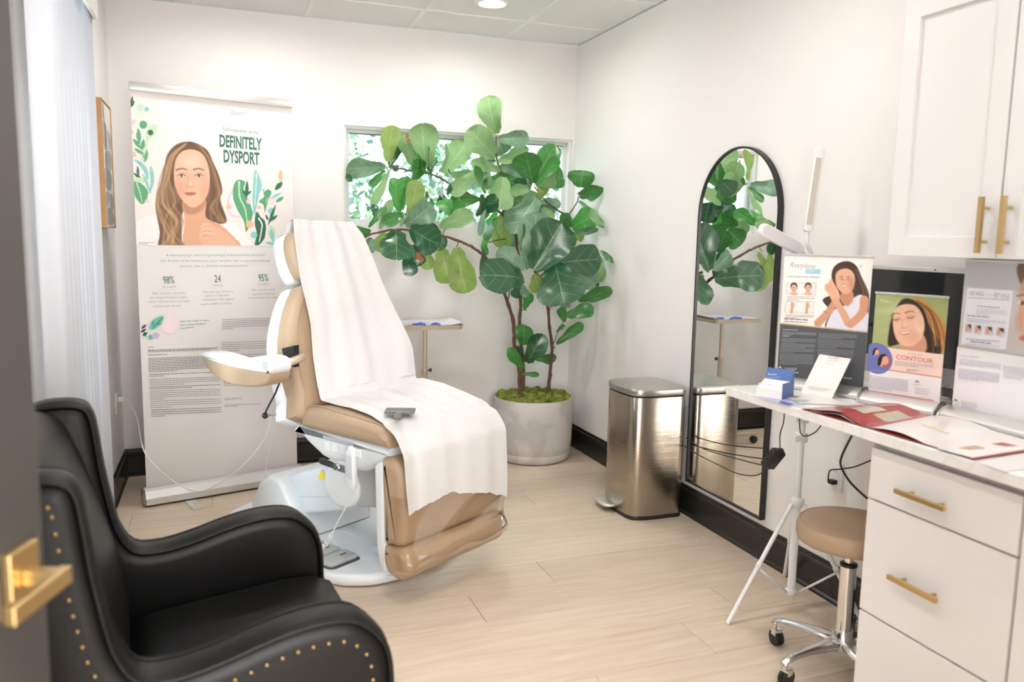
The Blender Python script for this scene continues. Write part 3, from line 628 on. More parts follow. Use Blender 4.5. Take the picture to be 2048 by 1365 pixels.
for s_,x0,x1,y0 in (('Scan this code to learn',396,604,592),('more about Dysport',396,580,617),('treatments.',396,500,642)): tx(s_,x0,x1,y0,y0-10,13,'6f8f80',.004)
def blob(P_,col): pr_.pxpoly([C2(*p) for p in spline([V(*p) for p in P_],5,True)],col)
blob([(378,620),(345,665),(300,670),(268,630),(275,580),(320,555),(365,575)],(.97,.87,.88))
blob([(165,600),(120,620),(120,650),(170,640)],'ecc9dd'); blob([(285,535),(230,545),(180,580),(165,640),(180,665),(240,640),(280,590)],'cfe3c4'); blob([(275,550),(225,560),(185,595),(175,640),(215,640),(262,600)],'76bdb5')
for p in (((190,645),(275,552)),((200,620),(205,580)),((225,610),(265,600))): blob([p[0],((p[0][0]+p[1][0])/2+5,(p[0][1]+p[1][1])/2+5),p[1],((p[0][0]+p[1][0])/2-5,(p[0][1]+p[1][1])/2-5)],'3f9488')
for p in ((118,640,150,610),(112,665,150,640),(125,690,160,665),(150,700,135,655)): blob([(p[0],p[1]),((p[0]+p[2])/2+8,(p[1]+p[3])/2+6),(p[2],p[3]),((p[0]+p[2])/2-8,(p[1]+p[3])/2-6)],'245243')
blob([(165,700),(180,680),(205,700),(195,716),(170,716)],'5fb5ab'); blob([(195,680),(220,665),(245,680),(240,705),(215,712),(195,700)],'c9b4d6')
def gk(x0,y0,x1,y1,n,last=.6,seed=1,col=(.60,.56,.55),sl=-.035): 
    a=C2(x0,y0);b=C2(x1,y1); pr_.greek(a[0],a[1],b[0],b[1],n,sl,4.2,col,last,seed)
gk(165,770,218,775,1,.8,1,(.4,.37,.36)); gk(165,790,660,804,3,.9,2); gk(165,826,320,826,1,.9,3,(.4,.37,.36))
gk(168,850,670,944,9,.4,4,(.42,.39,.38)); gk(172,965,675,977,2,.2,5,(.42,.39,.38)); gk(174,1000,678,1040,4,.5,6); gk(177,1055,680,1067,2,.6,7,(.42,.39,.38)); gk(177,1085,683,1140,5,.2,8); gk(180,1155,683,1200,4,.3,9); gk(183,1218,686,1262,4,.2,10,(.42,.39,.38))
gk(690,570,1100,636,6,.2,11); gk(690,735,1105,795,5,.3,12); gk(695,808,795,808,1,.9,13,(.4,.37,.36)); gk(695,825,1100,940,9,.5,15); gk(700,960,1100,1040,7,.3,14)
tx('GALDERMA',703,828,1146,1140,17,'8b8582',-.008); gk(705,1180,968,1190,2,.35,16)
pr_.build(t)
bag=thing('banner_bag','black zip bag lying behind the left foot of the roll-up banner','bag',tuple(at(300,975,'z',0)+V(.05,.0,0)))
c0=V(*bag.location); mk('bag_body',pillow(rrect(-.10,.14,0.0,.09,.02,3),-.045,.045,.02,frame(c0+bX*.06,bX,V(0,0,1),-bN),3),M['cloth_dark'],bag,smooth=True)
mk('zip_pull',box(-.098,-.09,.07,.075,.045,.05,frame(c0+bX*.06,bX,V(0,0,1),-bN)),M['chrome'],bag)
# ================================================================= WALL ART
t=thing('framed_art','oak framed abstract print of grey stacked shapes on the left wall','picture',(XL,-.51,1.72))
ya,yb,za,zb=-.69,-.33,1.414,2.02
mk('oak_frame',frame_rect(ya,yb,za,zb,.005,XL+.001,XL+.042,'x'),M['oak'],t)
mk('backing',box(XL+.001,XL+.036,ya+.005,yb-.005,za+.005,zb-.005),M['white_paint'],t)
pa=Print(V(XL+.0365,ya+.006,za+.006),(0,1,0),(0,0,1),yb-ya-.012,zb-za-.012,(150,150,4),'art_print')
pa.rect(0,0,1,1,(.93,.90,.86)); gy_=(.66,.67,.67)
for P_ in ([(.1,.02),(.3,.03),(.28,.14),(.1,.12)],[(.08,.16),(.55,.18),(.5,.34),(.25,.38),(.08,.30)],[(.65,.2),(.95,.24),(.92,.34),(.7,.34)],[(.25,.40),(.5,.39),(.48,.52),(.2,.50)],[(.6,.37),(.95,.40),(.9,.52),(.62,.5)],[(.1,.54),(.55,.52),(.92,.58),(.75,.68),(.5,.70),(.12,.68)],[(.1,.73),(.45,.72),(.42,.80),(.1,.86)],[(.55,.73),(.95,.74),(.9,.86),(.6,.84)],[(.08,.88),(.5,.84),(.9,.89),(.9,.97),(.1,.98)]):
    pa.poly([tuple(p) for p in spline([V(*p) for p in P_],4,True)][::-1],gy_)
pa.build(t)
# ================================================================= TRAY STAND
t=thing('instrument_tray_stand','champagne metal instrument stand with a paper-lined tray behind the treatment chair','stand',(-1.084,-.285,0))
mk('post_lower',tube([(-1.084,-.285,.06),(-1.084,-.285,.60)],.0165,16),M['beige_metal'],t,smooth=True,angle=40)
mk('post_upper',tube([(-1.084,-.285,.58),(-1.084,-.285,.86)],.0135,16),M['beige_metal'],t,smooth=True,angle=40)
mk('collar',lathe([(.0165,.575),(.019,.58),(.019,.60),(.0165,.605)],16,off(-1.084,-.285,0)),M['beige_metal'],t,smooth=True)
mk('clamp_knob',tube([(-1.067,-.285,.59),(-1.052,-.285,.59)],.004,8,tube([(-1.052,-.285,.59),(-1.044,-.285,.59)],.012,12)),M['black'],t)
mk('tray_knob',tube([(-1.062,-.30,.852),(-1.045,-.30,.852)],.008,10),M['black'],t)
def tray(a,b,c,d,z0,z1,fl_,th=.0015):
    g=G(); rings=[(0,z0),(0,z0),( -fl_,z1),(-fl_-.006,z1),(-fl_-.006,z1-.002),(-fl_,z1-.003),(0-.002,z0-.002)]
    base=rrect(a,b,c,d,.03,5); N=len(base); vs=[]
    for i_,z in rings: vs+=[(p[0],p[1],z) for p in inset(base,i_)]
    fs=[(i*N+j,i*N+(j+1)%N,(i+1)*N+(j+1)%N,(i+1)*N+j) for i in range(1,len(rings)-1) for j in range(N)]+[tuple(range(N)),tuple((len(rings)-1)*N+j for j in range(N))]
    return g.add(vs,fs)
mk('tray',tray(-1.275,-.90,-.47,-.13,.862,.885,.008),M['beige_metal'],t,smooth=True,angle=40)
for (x,y) in ((-1.30,-.42),(-.87,-.42),(-1.30,-.15),(-.87,-.15)):
    s_=1 if x>-1.08 else -1
    cz=mk('caster',tube([(x,y-.012,.028),(x,y+.012,.028)],.026,16),M['black'],t,smooth=True,angle=40)
    mk('caster_stem',tube([(x,y,.03),(x,y,.066)],.008,8),M['chrome'],cz)
mk('base_bar',box(-1.32,-.85,-.435,-.405,.062,.082),M['beige_metal'],t,bevel=.003); mk('base_bar',box(-1.32,-.85,-.165,-.135,.062,.082),M['beige_metal'],t,bevel=.003); mk('base_bar',box(-1.10,-1.068,-.42,-.15,.064,.080),M['beige_metal'],t,bevel=.003)
R=random.Random(4)
lin_=thing('tray_liner','white paper liner rising from the instrument tray','paper',(-1.09,-.30,.864))
def lf(u,v):
    x=-1.262+u*.352; y=-.458+v*.316; e=min(u,1-u,v,1-v); z=.8635+ (0.022 if e<.08 else 0)*(1-e/.08 if e<.08 else 0)+.003*math.sin(9*u+4*v)**2
    if u>.86: z+=.012*(u-.86)/.14; x+=.018*(u-.86)/.14
    return (x,y,z)
mk('liner_sheet',sheet(lf,24,16),mat('lilac_white_paper',(.80,.77,.86),.7),lin_,smooth=True,recalc=False)
def crumple(c,s_,seed,h=.4):
    r=np.random.default_rng(seed); g=ball(c,s_,12,8,(1,.7,h)); g.v=[tuple(V(*p)+r.normal(size=3)*s_*.16*V(1,1,h)) for p in g.v]
    m=min(p[2] for p in g.v); g.v=[(p[0],p[1],max(p[2],c[2])) for p in g.v]; return g
for nm,c_,col,lab,s_ in (('nitrile_glove',(-1.14,-.36,.872),(.07,.13,.55),'crumpled blue glove on the instrument tray',.045),('nitrile_glove',(-1.03,-.33,.872),(.10,.16,.60),'smaller blue glove at the right of the red swab on the instrument tray',.034),('swab_packet',(-1.20,-.40,.872),(.65,.10,.12),'crumpled red packet on the instrument tray',.026)):
    tag(mk(nm,crumple(c_,s_,int(s_*1000)),mat(nm+'_film',col,.4)),lab,nm.split('_')[-1])
# ================================================================= TRASH CAN (step can, D-shaped plan)
t=thing('step_trash_can','brushed stainless steel step trash can with a domed lid','trash can',(-.19,-1.41,0))
c30=nz((.16,-.99,0))  # lid long axis, slightly toed
cx,cy=-.195,-1.405
plan=[V(cx+.145,cy+.165),V(cx+.150,cy),V(cx+.145,cy-.155),V(cx+.06,cy-.172),V(cx-.06,cy-.17),V(cx-.135,cy-.14),V(cx-.152,cy-.05),V(cx-.155,cy+.05),V(cx-.135,cy+.14),V(cx-.05,cy+.17),V(cx+.06,cy+.172)]
SP=spline(plan,6,True); TI=lambda a,b,c:(a,b,c)
mk('base_ring',pillow(SP,.0,.022,.003,TI,2),M['black'],t,smooth=True,angle=40)
mk('body',pillow(inset(SP,.001),.020,.628,.002,TI,2),M['steel'],t,smooth=True,angle=40)
mk('lid_gap',pillow(inset(SP,.006),.628,.634,.001,TI,1),M['black'],t)
mk('lid',pillow(inset(SP,-.003),.633,.672,.012,TI,5,dome=.012),mat('lid_steel',(.52,.50,.47),.30,1),t,smooth=True,angle=50)
pd=[V(*p) for p in [(-.40,-1.41),(-.412,-1.36),(-.405,-1.27),(-.385,-1.245),(-.345,-1.25),(-.335,-1.41)]]
mk('pedal',pillow(spline(pd,3,True),.028,.044,.006,TI,3),M['satin'],t,smooth=True,angle=50)
mk('pedal_arm',box(-.36,-.32,-1.35,-1.31,.012,.032),M['black'],t,bevel=.003)
# ================================================================= MIRROR
t=thing('arched_mirror','tall arched wall mirror with a thin black frame','mirror',(-.012,-1.866,.19))
mw,mz0,mz1=.303,.183,1.83; yc=-1.866; zc=mz1-mw
outl=[V(-mw,mz0),V(mw,mz0)]+[V(mw*math.cos(a),zc+mw*math.sin(a)) for a in np.linspace(0,math.pi,33)]
inn=inset(outl,.009); inn[0]=V(-mw+.009,mz0+.009); inn[1]=V(mw-.009,mz0+.009)
g=G(); N=len(outl)
vs=[]
for Q,x in ((outl,-.004),(outl,-.030),(inn,-.030),(inn,-.022)): vs+=[(x,yc+q[0],q[1]) for q in Q]
g.add(vs,[(i*N+j,i*N+(j+1)%N,(i+1)*N+(j+1)%N,(i+1)*N+j) for i in range(3) for j in range(N)]); mk('mirror_frame',g,M['black'],t)
g=G(); g.add([(-.0225,yc+q[0],q[1]) for q in inn],[tuple(range(N))]); mk('mirror_glass',g,M['mirror'],t,recalc=False)
g=G(); g.add([(-.004,yc+q[0],q[1]) for q in outl],[tuple(range(N))]); mk('backing_board',g,M['black'],t)
# ================================================================= POTTED FIG
PC=(-.375,-.295)
t=thing('potted_fig_tree','tall fiddle leaf fig in a round concrete pot in the corner by the window','plant',(PC[0],PC[1],0)); FIG=t
mk('pot',lathe([(1e-7,0),(.215,0),(.236,.008),(.247,.03),(.2475,.056),(.2455,.0585),(.2475,.061),(.254,.12),(.2575,.25),(.2575,.392),(.254,.400),(.243,.400),(.239,.392),(.235,.30),(1e-7,.29)],64,off(PC[0],PC[1],0)),M['concrete'],t,smooth=True,angle=60)
def moss_mat():
    m=mat('reindeer_moss',(.20,.26,.04),.95,bump=1.0,bscale=260); nt=m.node_tree; b=nt.nodes['Principled BSDF']
    tc=nt.nodes.new('ShaderNodeTexCoord'); n=nt.nodes.new('ShaderNodeTexNoise'); n.inputs['Scale'].default_value=26; n.inputs['Detail'].default_value=6
    nt.links.new(tc.outputs['Object'],n.inputs['Vector']); r=nt.nodes.new('ShaderNodeValToRGB'); nt.links.new(n.outputs['Fac'],r.inputs[0]); e=r.color_ramp.elements
    e[0].position=.32; e[0].color=(.09,.14,.02,1); e[1].position=.7; e[1].color=(.36,.42,.06,1); x=e.new(.5); x.color=(.25,.30,.05,1)
    nt.links.new(r.outputs[0],b.inputs['Base Color']); return m
r_=np.random.default_rng(2); g=G()
for i in range(170):
    a=r_.uniform(0,6.283); q=.226*math.sqrt(r_.uniform(0,1)); s_=r_.uniform(.018,.034); c=V(PC[0]+q*math.cos(a),PC[1]+q*math.sin(a),.385+r_.uniform(0,.022)*(1.6-q/.23))
    b0=ball((0,0,0),s_,12,8,(1,1,.8)); ph=r_.uniform(0,6,3)
    g.add([tuple(c+V(*p)*(1+.14*math.sin(170*p[0]+ph[0])*math.sin(150*p[1]+ph[1])+.10*math.sin(260*p[2]+ph[2]+140*p[0]))) for p in b0.v],b0.f)
lathe([(1e-7,.385),(.236,.383)],24,off(PC[0],PC[1],0),g,cap=False)
tag(mk('moss',g,moss_mat(),t,smooth=True,recalc=False),kind='stuff')
def fp(x,y,yw):
    P=at(x,y,'y',yw)
    if P[0]>-.035: P=at(x,y,'x',-.035)
    if P[1]>-.03: P=at(x,y,'y',-.03)
    return P
def limb(pts,r0_,r1_,name='branch'):
    P=spline([fp(*p) for p in pts],5); n=len(P); R=random.Random(n*7+int(pts[0][0]))
    P=[p+V(R.uniform(-1,1),R.uniform(-1,1),R.uniform(-1,1))*.0022 for p in P]
    rr=[(r0_+(r1_-r0_)*i/(n-1))*(1.18 if i%4==0 else R.uniform(.92,1.05)) for i in range(n)]
    return mk(name,tube(P,rr,9),M['bark'],FIG,smooth=True)
limb([(1040,800,-.33),(1040,782,-.33),(1038,740,-.34),(1029,690,-.36),(1026,640,-.44),(1015,605,-.52),(1004,572,-.60),(990,545,-.66),(978,522,-.70),(955,502,-.73),(930,487,-.74),(885,472,-.74),(840,463,-.74),(790,460,-.76),(745,468,-.78),(705,487,-.80)],.0135,.0045,'trunk')
limb([(1046,790,-.26),(1046,735,-.25),(1041,680,-.24),(1040,640,-.23),(1041,598,-.22),(1038,540,-.24),(1034,490,-.27),(1028,450,-.30),(1022,420,-.31),(1014,395,-.31),(1005,360,-.31),(998,332,-.32),(992,305,-.33),(993,272,-.33)],.0125,.0045,'trunk')
limb([(1094,800,-.27),(1098,770,-.28),(1101,735,-.29),(1104,695,-.33),(1099,655,-.40),(1095,610,-.52),(1089,575,-.62),(1080,555,-.70),(1069,543,-.78)],.0125,.007,'trunk')
limb([(1089,575,-.62),(1095,520,-.50),(1118,465,-.38),(1134,436,-.30),(1110,417,-.31),(1086,397,-.33),(1068,372,-.35)],.008,.004)
limb([(1134,436,-.30),(1146,418,-.28),(1155,404,-.26),(1158,390,-.25)],.0045,.003)
limb([(1028,450,-.30),(1000,425,-.30),(965,405,-.28),(935,387,-.26),(905,371,-.24),(880,356,-.22),(852,346,-.20),(815,340,-.19),(778,333,-.20)],.0085,.004)
limb([(1015,605,-.52),(1018,585,-.50),(1017,565,-.48)],.004,.003); limb([(1080,555,-.70),(1095,540,-.76),(1109,530,-.80)],.006,.004)
limb([(1010,478,-.30),(990,482,-.32),(975,484,-.34),(968,470,-.35),(978,452,-.35),(988,445,-.35)],.0035,.002)
limb([(1103,698,-.30),(1110,680,-.33),(1120,655,-.36),(1127,644,-.38)],.003,.002); limb([(1104,705,-.30),(1110,692,-.32)],.0035,.003); limb([(885,472,-.74),(892,455,-.72),(898,440,-.70)],.003,.002)
limb([(918,484,-.74),(912,494,-.75)],.003,.002); limb([(1041,622,-.22),(1050,618,-.26)],.0025,.002); limb([(1097,622,-.32),(1106,612,-.34)],.0025,.002)
def leaf(bx,by,tx_,ty,wpx,db,dt,sh,roll=0,bend=.10,cup=.18,wave=.03,BT_=None,face=None):
    """one fiddle-shaped blade from its stalk end to its tip"""
    B,T_=BT_ if BT_ else (fp(bx,by,db),fp(tx_,ty,dt)); ax=T_-B; Ln=np.linalg.norm(ax)+1e-9; e=ax/Ln
    mid=(B+T_)/2; vd=nz(mid-CAM); dist=(mid-CAM)@cf; wd=wpx/FP*dist
    if face is not None: vd=-nz(face); wd=wpx/FP*4.7
    s=np.cross(e,vd)
    if np.linalg.norm(s)<.05: s=np.cross(e,V(0,0,1))
    s=nz(s); n=nz(np.cross(s,e)); a=math.radians(roll); s,n=s*math.cos(a)+n*math.sin(a),n*math.cos(a)-s*math.sin(a)
    wd=1.10*wd/max(.35,abs(math.cos(a)))
    if n@vd>0: n=-n
    seed=int(bx*13+tx_*7+ty); R=random.Random(seed); p1,p2=R.uniform(0,6),R.uniform(0,6)
    nu,nv=9,9
    def prof_(t):   # half-width of a lyrate leaf: narrow base, slight waist, broad rounded tip
        return (1.1*t)**.46*math.sqrt(max(0,1-t**5))*(1-.20*math.exp(-((t-.33)/.13)**2))
    mx_=max(prof_(i/40) for i in range(41))
    def fn(u,v):
        t=.02+.98*(1-(1-v)**1.35); k=(2*u-1); w=prof_(min(.9985,t))/mx_*wd/2
        ed=abs(k)**2; w*=1+.055*math.sin(13*t+p2+(0 if k>0 else 1.7))*abs(k)
        off_=n*(cup*wd*.5*abs(k)**1.5*(.4+.6*math.sin(math.pi*t)) - bend*Ln*((2*t-1)**2-.3) + wave*Ln*ed*math.sin(9*t+p1+(0 if k>0 else 2.1)) +.012*Ln*math.sin(17*t+p2)*abs(k))
        tipn=0.02*Ln*(1-abs(k)) if v>=1 else 0
        return B+e*(Ln*t)+s*(k*w)+off_-e*tipn
    g=sheet(fn,nu-1,nv); 
    o=mk('leaf',g,LV[sh],FIG,smooth=True,recalc=False)
    for vtx in o.data.vertices:
        if vtx.co.x+PC[0]>-.008: vtx.co.x=-.008-PC[0]
        if vtx.co.y+PC[1]>-.006: vtx.co.y=-.006-PC[1]
    uvl=o.data.uv_layers.new(name='UVMap'); w_=nv+1
    for lp in o.data.loops:
        i,j=divmod(lp.vertex_index,w_); uvl.data[lp.index].uv=(i/(nu-1),j/nv)
    return o
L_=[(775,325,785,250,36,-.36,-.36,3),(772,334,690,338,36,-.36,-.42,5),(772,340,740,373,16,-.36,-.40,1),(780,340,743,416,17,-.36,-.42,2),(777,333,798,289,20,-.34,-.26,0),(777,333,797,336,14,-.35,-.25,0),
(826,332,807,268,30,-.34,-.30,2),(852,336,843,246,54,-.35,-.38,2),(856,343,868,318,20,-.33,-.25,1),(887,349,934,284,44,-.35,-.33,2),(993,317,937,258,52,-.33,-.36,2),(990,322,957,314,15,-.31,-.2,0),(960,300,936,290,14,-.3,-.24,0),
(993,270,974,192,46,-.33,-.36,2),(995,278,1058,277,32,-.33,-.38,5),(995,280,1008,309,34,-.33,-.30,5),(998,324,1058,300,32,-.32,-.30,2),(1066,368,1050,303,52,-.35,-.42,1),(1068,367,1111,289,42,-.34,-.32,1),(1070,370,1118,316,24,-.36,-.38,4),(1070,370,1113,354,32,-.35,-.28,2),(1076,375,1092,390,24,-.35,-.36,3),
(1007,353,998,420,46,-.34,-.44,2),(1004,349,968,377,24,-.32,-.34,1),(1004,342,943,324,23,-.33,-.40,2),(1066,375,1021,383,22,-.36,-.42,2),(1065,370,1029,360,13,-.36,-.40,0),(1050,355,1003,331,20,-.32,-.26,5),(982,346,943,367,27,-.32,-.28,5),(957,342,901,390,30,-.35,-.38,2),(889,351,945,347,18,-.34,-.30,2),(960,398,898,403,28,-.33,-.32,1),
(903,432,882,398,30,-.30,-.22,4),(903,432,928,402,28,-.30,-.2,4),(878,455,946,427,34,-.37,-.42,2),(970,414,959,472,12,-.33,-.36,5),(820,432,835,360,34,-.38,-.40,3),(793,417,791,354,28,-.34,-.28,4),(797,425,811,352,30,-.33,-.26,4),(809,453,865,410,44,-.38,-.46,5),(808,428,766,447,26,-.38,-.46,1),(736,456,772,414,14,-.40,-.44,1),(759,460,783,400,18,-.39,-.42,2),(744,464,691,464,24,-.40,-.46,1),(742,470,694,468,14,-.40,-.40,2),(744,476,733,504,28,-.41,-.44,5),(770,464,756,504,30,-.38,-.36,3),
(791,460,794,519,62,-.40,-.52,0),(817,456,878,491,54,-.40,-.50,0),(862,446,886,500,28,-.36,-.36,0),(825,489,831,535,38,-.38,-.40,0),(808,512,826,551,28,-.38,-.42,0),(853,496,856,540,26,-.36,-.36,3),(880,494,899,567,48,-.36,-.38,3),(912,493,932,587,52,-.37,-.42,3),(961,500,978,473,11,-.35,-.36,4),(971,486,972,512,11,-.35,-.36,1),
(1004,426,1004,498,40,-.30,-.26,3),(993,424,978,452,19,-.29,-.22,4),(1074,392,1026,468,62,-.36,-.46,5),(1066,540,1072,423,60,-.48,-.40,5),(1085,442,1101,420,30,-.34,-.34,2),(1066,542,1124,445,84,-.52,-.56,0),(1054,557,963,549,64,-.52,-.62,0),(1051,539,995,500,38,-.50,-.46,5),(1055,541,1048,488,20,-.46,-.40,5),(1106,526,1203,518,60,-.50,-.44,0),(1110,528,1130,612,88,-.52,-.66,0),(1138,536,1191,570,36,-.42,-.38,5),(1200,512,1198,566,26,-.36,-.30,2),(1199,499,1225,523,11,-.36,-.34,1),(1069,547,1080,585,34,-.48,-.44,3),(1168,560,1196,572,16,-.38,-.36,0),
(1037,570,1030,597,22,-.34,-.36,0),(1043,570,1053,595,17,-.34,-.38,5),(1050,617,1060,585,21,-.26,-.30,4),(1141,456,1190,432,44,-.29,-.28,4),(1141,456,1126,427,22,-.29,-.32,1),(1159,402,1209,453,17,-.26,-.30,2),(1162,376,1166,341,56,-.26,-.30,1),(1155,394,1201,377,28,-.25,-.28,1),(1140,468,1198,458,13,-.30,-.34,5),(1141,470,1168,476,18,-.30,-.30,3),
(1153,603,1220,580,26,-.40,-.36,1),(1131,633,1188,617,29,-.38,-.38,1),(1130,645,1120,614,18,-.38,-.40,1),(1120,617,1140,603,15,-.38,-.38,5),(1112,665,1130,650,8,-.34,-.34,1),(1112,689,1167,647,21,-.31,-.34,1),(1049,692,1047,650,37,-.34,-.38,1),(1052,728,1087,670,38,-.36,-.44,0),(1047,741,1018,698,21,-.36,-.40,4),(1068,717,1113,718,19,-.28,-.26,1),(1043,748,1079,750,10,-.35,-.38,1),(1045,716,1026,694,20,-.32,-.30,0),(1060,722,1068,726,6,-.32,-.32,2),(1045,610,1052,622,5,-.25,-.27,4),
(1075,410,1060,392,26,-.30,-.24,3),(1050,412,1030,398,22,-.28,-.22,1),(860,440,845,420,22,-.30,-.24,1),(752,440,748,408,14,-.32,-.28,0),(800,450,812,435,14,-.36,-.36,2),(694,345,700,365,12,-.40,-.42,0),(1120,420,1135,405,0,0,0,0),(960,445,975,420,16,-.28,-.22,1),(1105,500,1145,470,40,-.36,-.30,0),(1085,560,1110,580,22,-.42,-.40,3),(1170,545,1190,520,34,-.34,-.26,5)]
R=random.Random(11)
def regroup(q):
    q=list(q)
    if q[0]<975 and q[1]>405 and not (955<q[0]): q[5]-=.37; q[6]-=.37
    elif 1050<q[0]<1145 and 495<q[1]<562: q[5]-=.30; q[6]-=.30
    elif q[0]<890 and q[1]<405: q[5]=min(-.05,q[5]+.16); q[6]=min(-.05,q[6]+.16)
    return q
for i in range(16):      # leaves deeper in the crown
    bx,by=R.uniform(985,1130),R.uniform(340,470); a=R.uniform(0,6.28); yb=R.uniform(-.30,-.10); l_=R.uniform(45,70)
    L_.append((bx,by,bx+l_*math.cos(a),by-l_*math.sin(a)*.8,R.uniform(30,46),yb,yb-R.uniform(-.1,.1),R.choice((0,1,1,4,5,2))))
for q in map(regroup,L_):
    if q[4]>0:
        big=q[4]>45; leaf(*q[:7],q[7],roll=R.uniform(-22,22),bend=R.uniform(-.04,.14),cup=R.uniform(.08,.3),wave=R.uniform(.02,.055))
for i in range(30):      # blades turned towards the right wall, they fill the mirror's view of the crown
    y=R.uniform(-.95,-.12); x=-1.42-.85*y+R.uniform(-.02,.22)*1.0; z=R.uniform(1.5,1.80) if x<-.92 else R.uniform(1.27,1.86)
    if x>-.6: continue
    B=V(x,y,z); a=R.uniform(0,6.28); l_=R.uniform(.13,.21); T_=B+V(R.uniform(-.03,.03),l_*math.cos(a),l_*math.sin(a)); T_[1]=min(T_[1],-.05)
    leaf(x*1000,y*1000,z*1000,i,R.uniform(34,52),0,0,R.choice((0,0,1,1,4,2)),BT_=(B,T_),face=(1,R.uniform(-1.1,-.3),R.uniform(-.2,.3)),bend=R.uniform(0,.1),wave=.03)
brown=mat('dried_leaf_edge',(.30,.11,.04),.8)
for (x,y,yw,s_) in ((817,283,-.25,.017),(815,272,-.25,.012),(856,392,-.30,.012),(836,513,-.85,.018),(842,521,-.85,.016)):
    P=fp(x,y,yw); g=G(); g.add([P+cr*s_*math.cos(a)*R.uniform(.5,1)+cu*s_*math.sin(a)*R.uniform(.8,1.4) for a in np.linspace(0,5.6,8)],[tuple(range(8))]); mk('dry_patch',g,brown,t,recalc=False)
# ================================================================= TREATMENT CHAIR
Fv=V(.52910129,-.84855867,0); Sv=V(.84855867,.52910129,0); CO=V(-1.42640357,-1.90185164,0)
CT=lambda f,s,z: tuple(CO+Fv*f+Sv*s+V(0,0,z))          # (forward, side, up)
FZ=lambda f,z,s: CT(f,s,z)                              # profile (f,z) extruded along s
t=thing('treatment_chair','tan padded medical treatment chair on a white wheelless base, covered with paper','treatment chair',tuple(CO+Fv*-.5)); TC=t
# floor base
bo=[V(-.06,0),(-.08,.17),(-.15,.29),(-.30,.355),(-.75,.31),(-1.1,.25),(-1.21,.18),(-1.25,0)]
bo=[V(*p) for p in bo]; bo=bo+[V(p[0],-p[1]) for p in bo[-2:0:-1]]
mk('base_cover',pillow(spline(bo,5,True),.004,.055,.022,lambda a,b,c:CT(a,b,c),4),M['plastic'],t,smooth=True,angle=60)
mk('pedal_well',pillow(rrect(-.62,-.27,-.335,-.165,.03,4),.0545,.0565,.001,lambda a,b,c:CT(a,b,c),1),mat('dark_recess',(.10,.11,.12),.6),t)
for a,b in ((-.605,-.50),(-.49,-.39),(-.38,-.285)):
    fp_=mk('foot_pedal',pillow(rrect(a,b,-.325,-.175,.02,4),.055,.075,.008,lambda p,q,c:CT(p,q,c),3),M['pedal'],t,smooth=True,angle=50)
    mk('pedal_mark',box((a+b)/2-.004,(a+b)/2+.004,-.235,-.205,.0748,.0756,lambda f,s,z:CT(f,s,z)),M['black'],fp_)
# warning decals
mk('warning_sticker',lathe([(1e-6,.0562),(.020,.0562)],20,lambda x,y,z:CT(-.398+x,.062+y*1.2,z),cap=False),M['yellow'],t)
mk('type_plate',box(-.60,-.42,-.02,.02,.0552,.0562,lambda f,s,z:CT(f,s,z)),M['white_paint'],t)
# rear housing, lift arm, hub
P_=[V(-1.00,.05),V(-1.03,.13),V(-.96,.25),V(-.88,.30),V(-.80,.30),V(-.70,.20),V(-.62,.06)]
mk('rear_housing',pillow(P_,-.20,.20,.03,lambda a,b,c:FZ(a,b,c),4,smoothn=0),M['plastic'],t,smooth=True,angle=35)
P_=[V(-.90,.10),V(-.93,.20),V(-.84,.29),V(-.62,.37),V(-.40,.455),V(-.24,.48),V(-.22,.30),V(-.36,.235),V(-.52,.19),V(-.70,.14)]
mk('lift_arm_cover',pillow(P_,-.15,.15,.02,FZ,3),M['plastic2'],t,smooth=True,angle=35)
P_=[V(.115*math.cos(a)-.385,.350+.098*math.sin(a)) for a in np.linspace(0,2*math.pi,25)[:-1]]
mk('pivot_hub',pillow(P_,-.19,.19,.02,FZ,4),M['plastic'],t,smooth=True,angle=50)
mk('seam_line',box(-.82,-.36,-.1512,-.150,.245,.2475,lambda f,s,z:CT(f,s,z+ (f+.6)*.22)),M['pedal'],t)
mk('warning_triangle',G().add([CT(-.58,-.153,.335),CT(-.52,-.153,.335),CT(-.55,-.153,.385)],[(0,1,2)]),M['yellow'],t)
mk('motor_box',pillow([V(-.30,.27),V(-.30,.48),V(-.05,.50),V(-.05,.33)],-.175,.17,.012,FZ,2),mat('motor_grey',(.42,.43,.42),.4),t,smooth=True,angle=35)
mk('front_link',tube([CT(-.30,-.08,.06),CT(-.12,-.08,.10),CT(-.10,-.08,.30)],.022,10),M['plastic'],t,smooth=True)
mk('coiled_hose',tube([CT(-.08+.018*math.cos(i*.9),-.14+.018*math.sin(i*.9),.08+i*.0035) for i in range(56)],.0045,6),M['white_metal'],t,smooth=True)
# seat shell with switches
P_=[V(-.575,.600),V(-.56,.575),V(-.50,.535),V(-.40,.49),V(-.28,.468),V(-.15,.475),V(-.04,.52),V(.0,.56),V(.0,.60)]
ss=mk('seat_shell',pillow(P_,-.275,.275,.03,FZ,4),M['plastic'],t,smooth=True,angle=50)
mk('switch_strip',box(-.385,-.20,-.2762,-.2752,.572,.586,CT),mat('switch_strip_grey',(.45,.48,.52),.5),ss)
for i in range(4):
    f0=-.375+i*.047; mk('switch_label',box(f0,f0+.034,-.2764,-.2752,.530,.566,CT),mat('label_white',(.85,.86,.87),.4) if i==0 else bpy.data.materials['label_white'],ss)
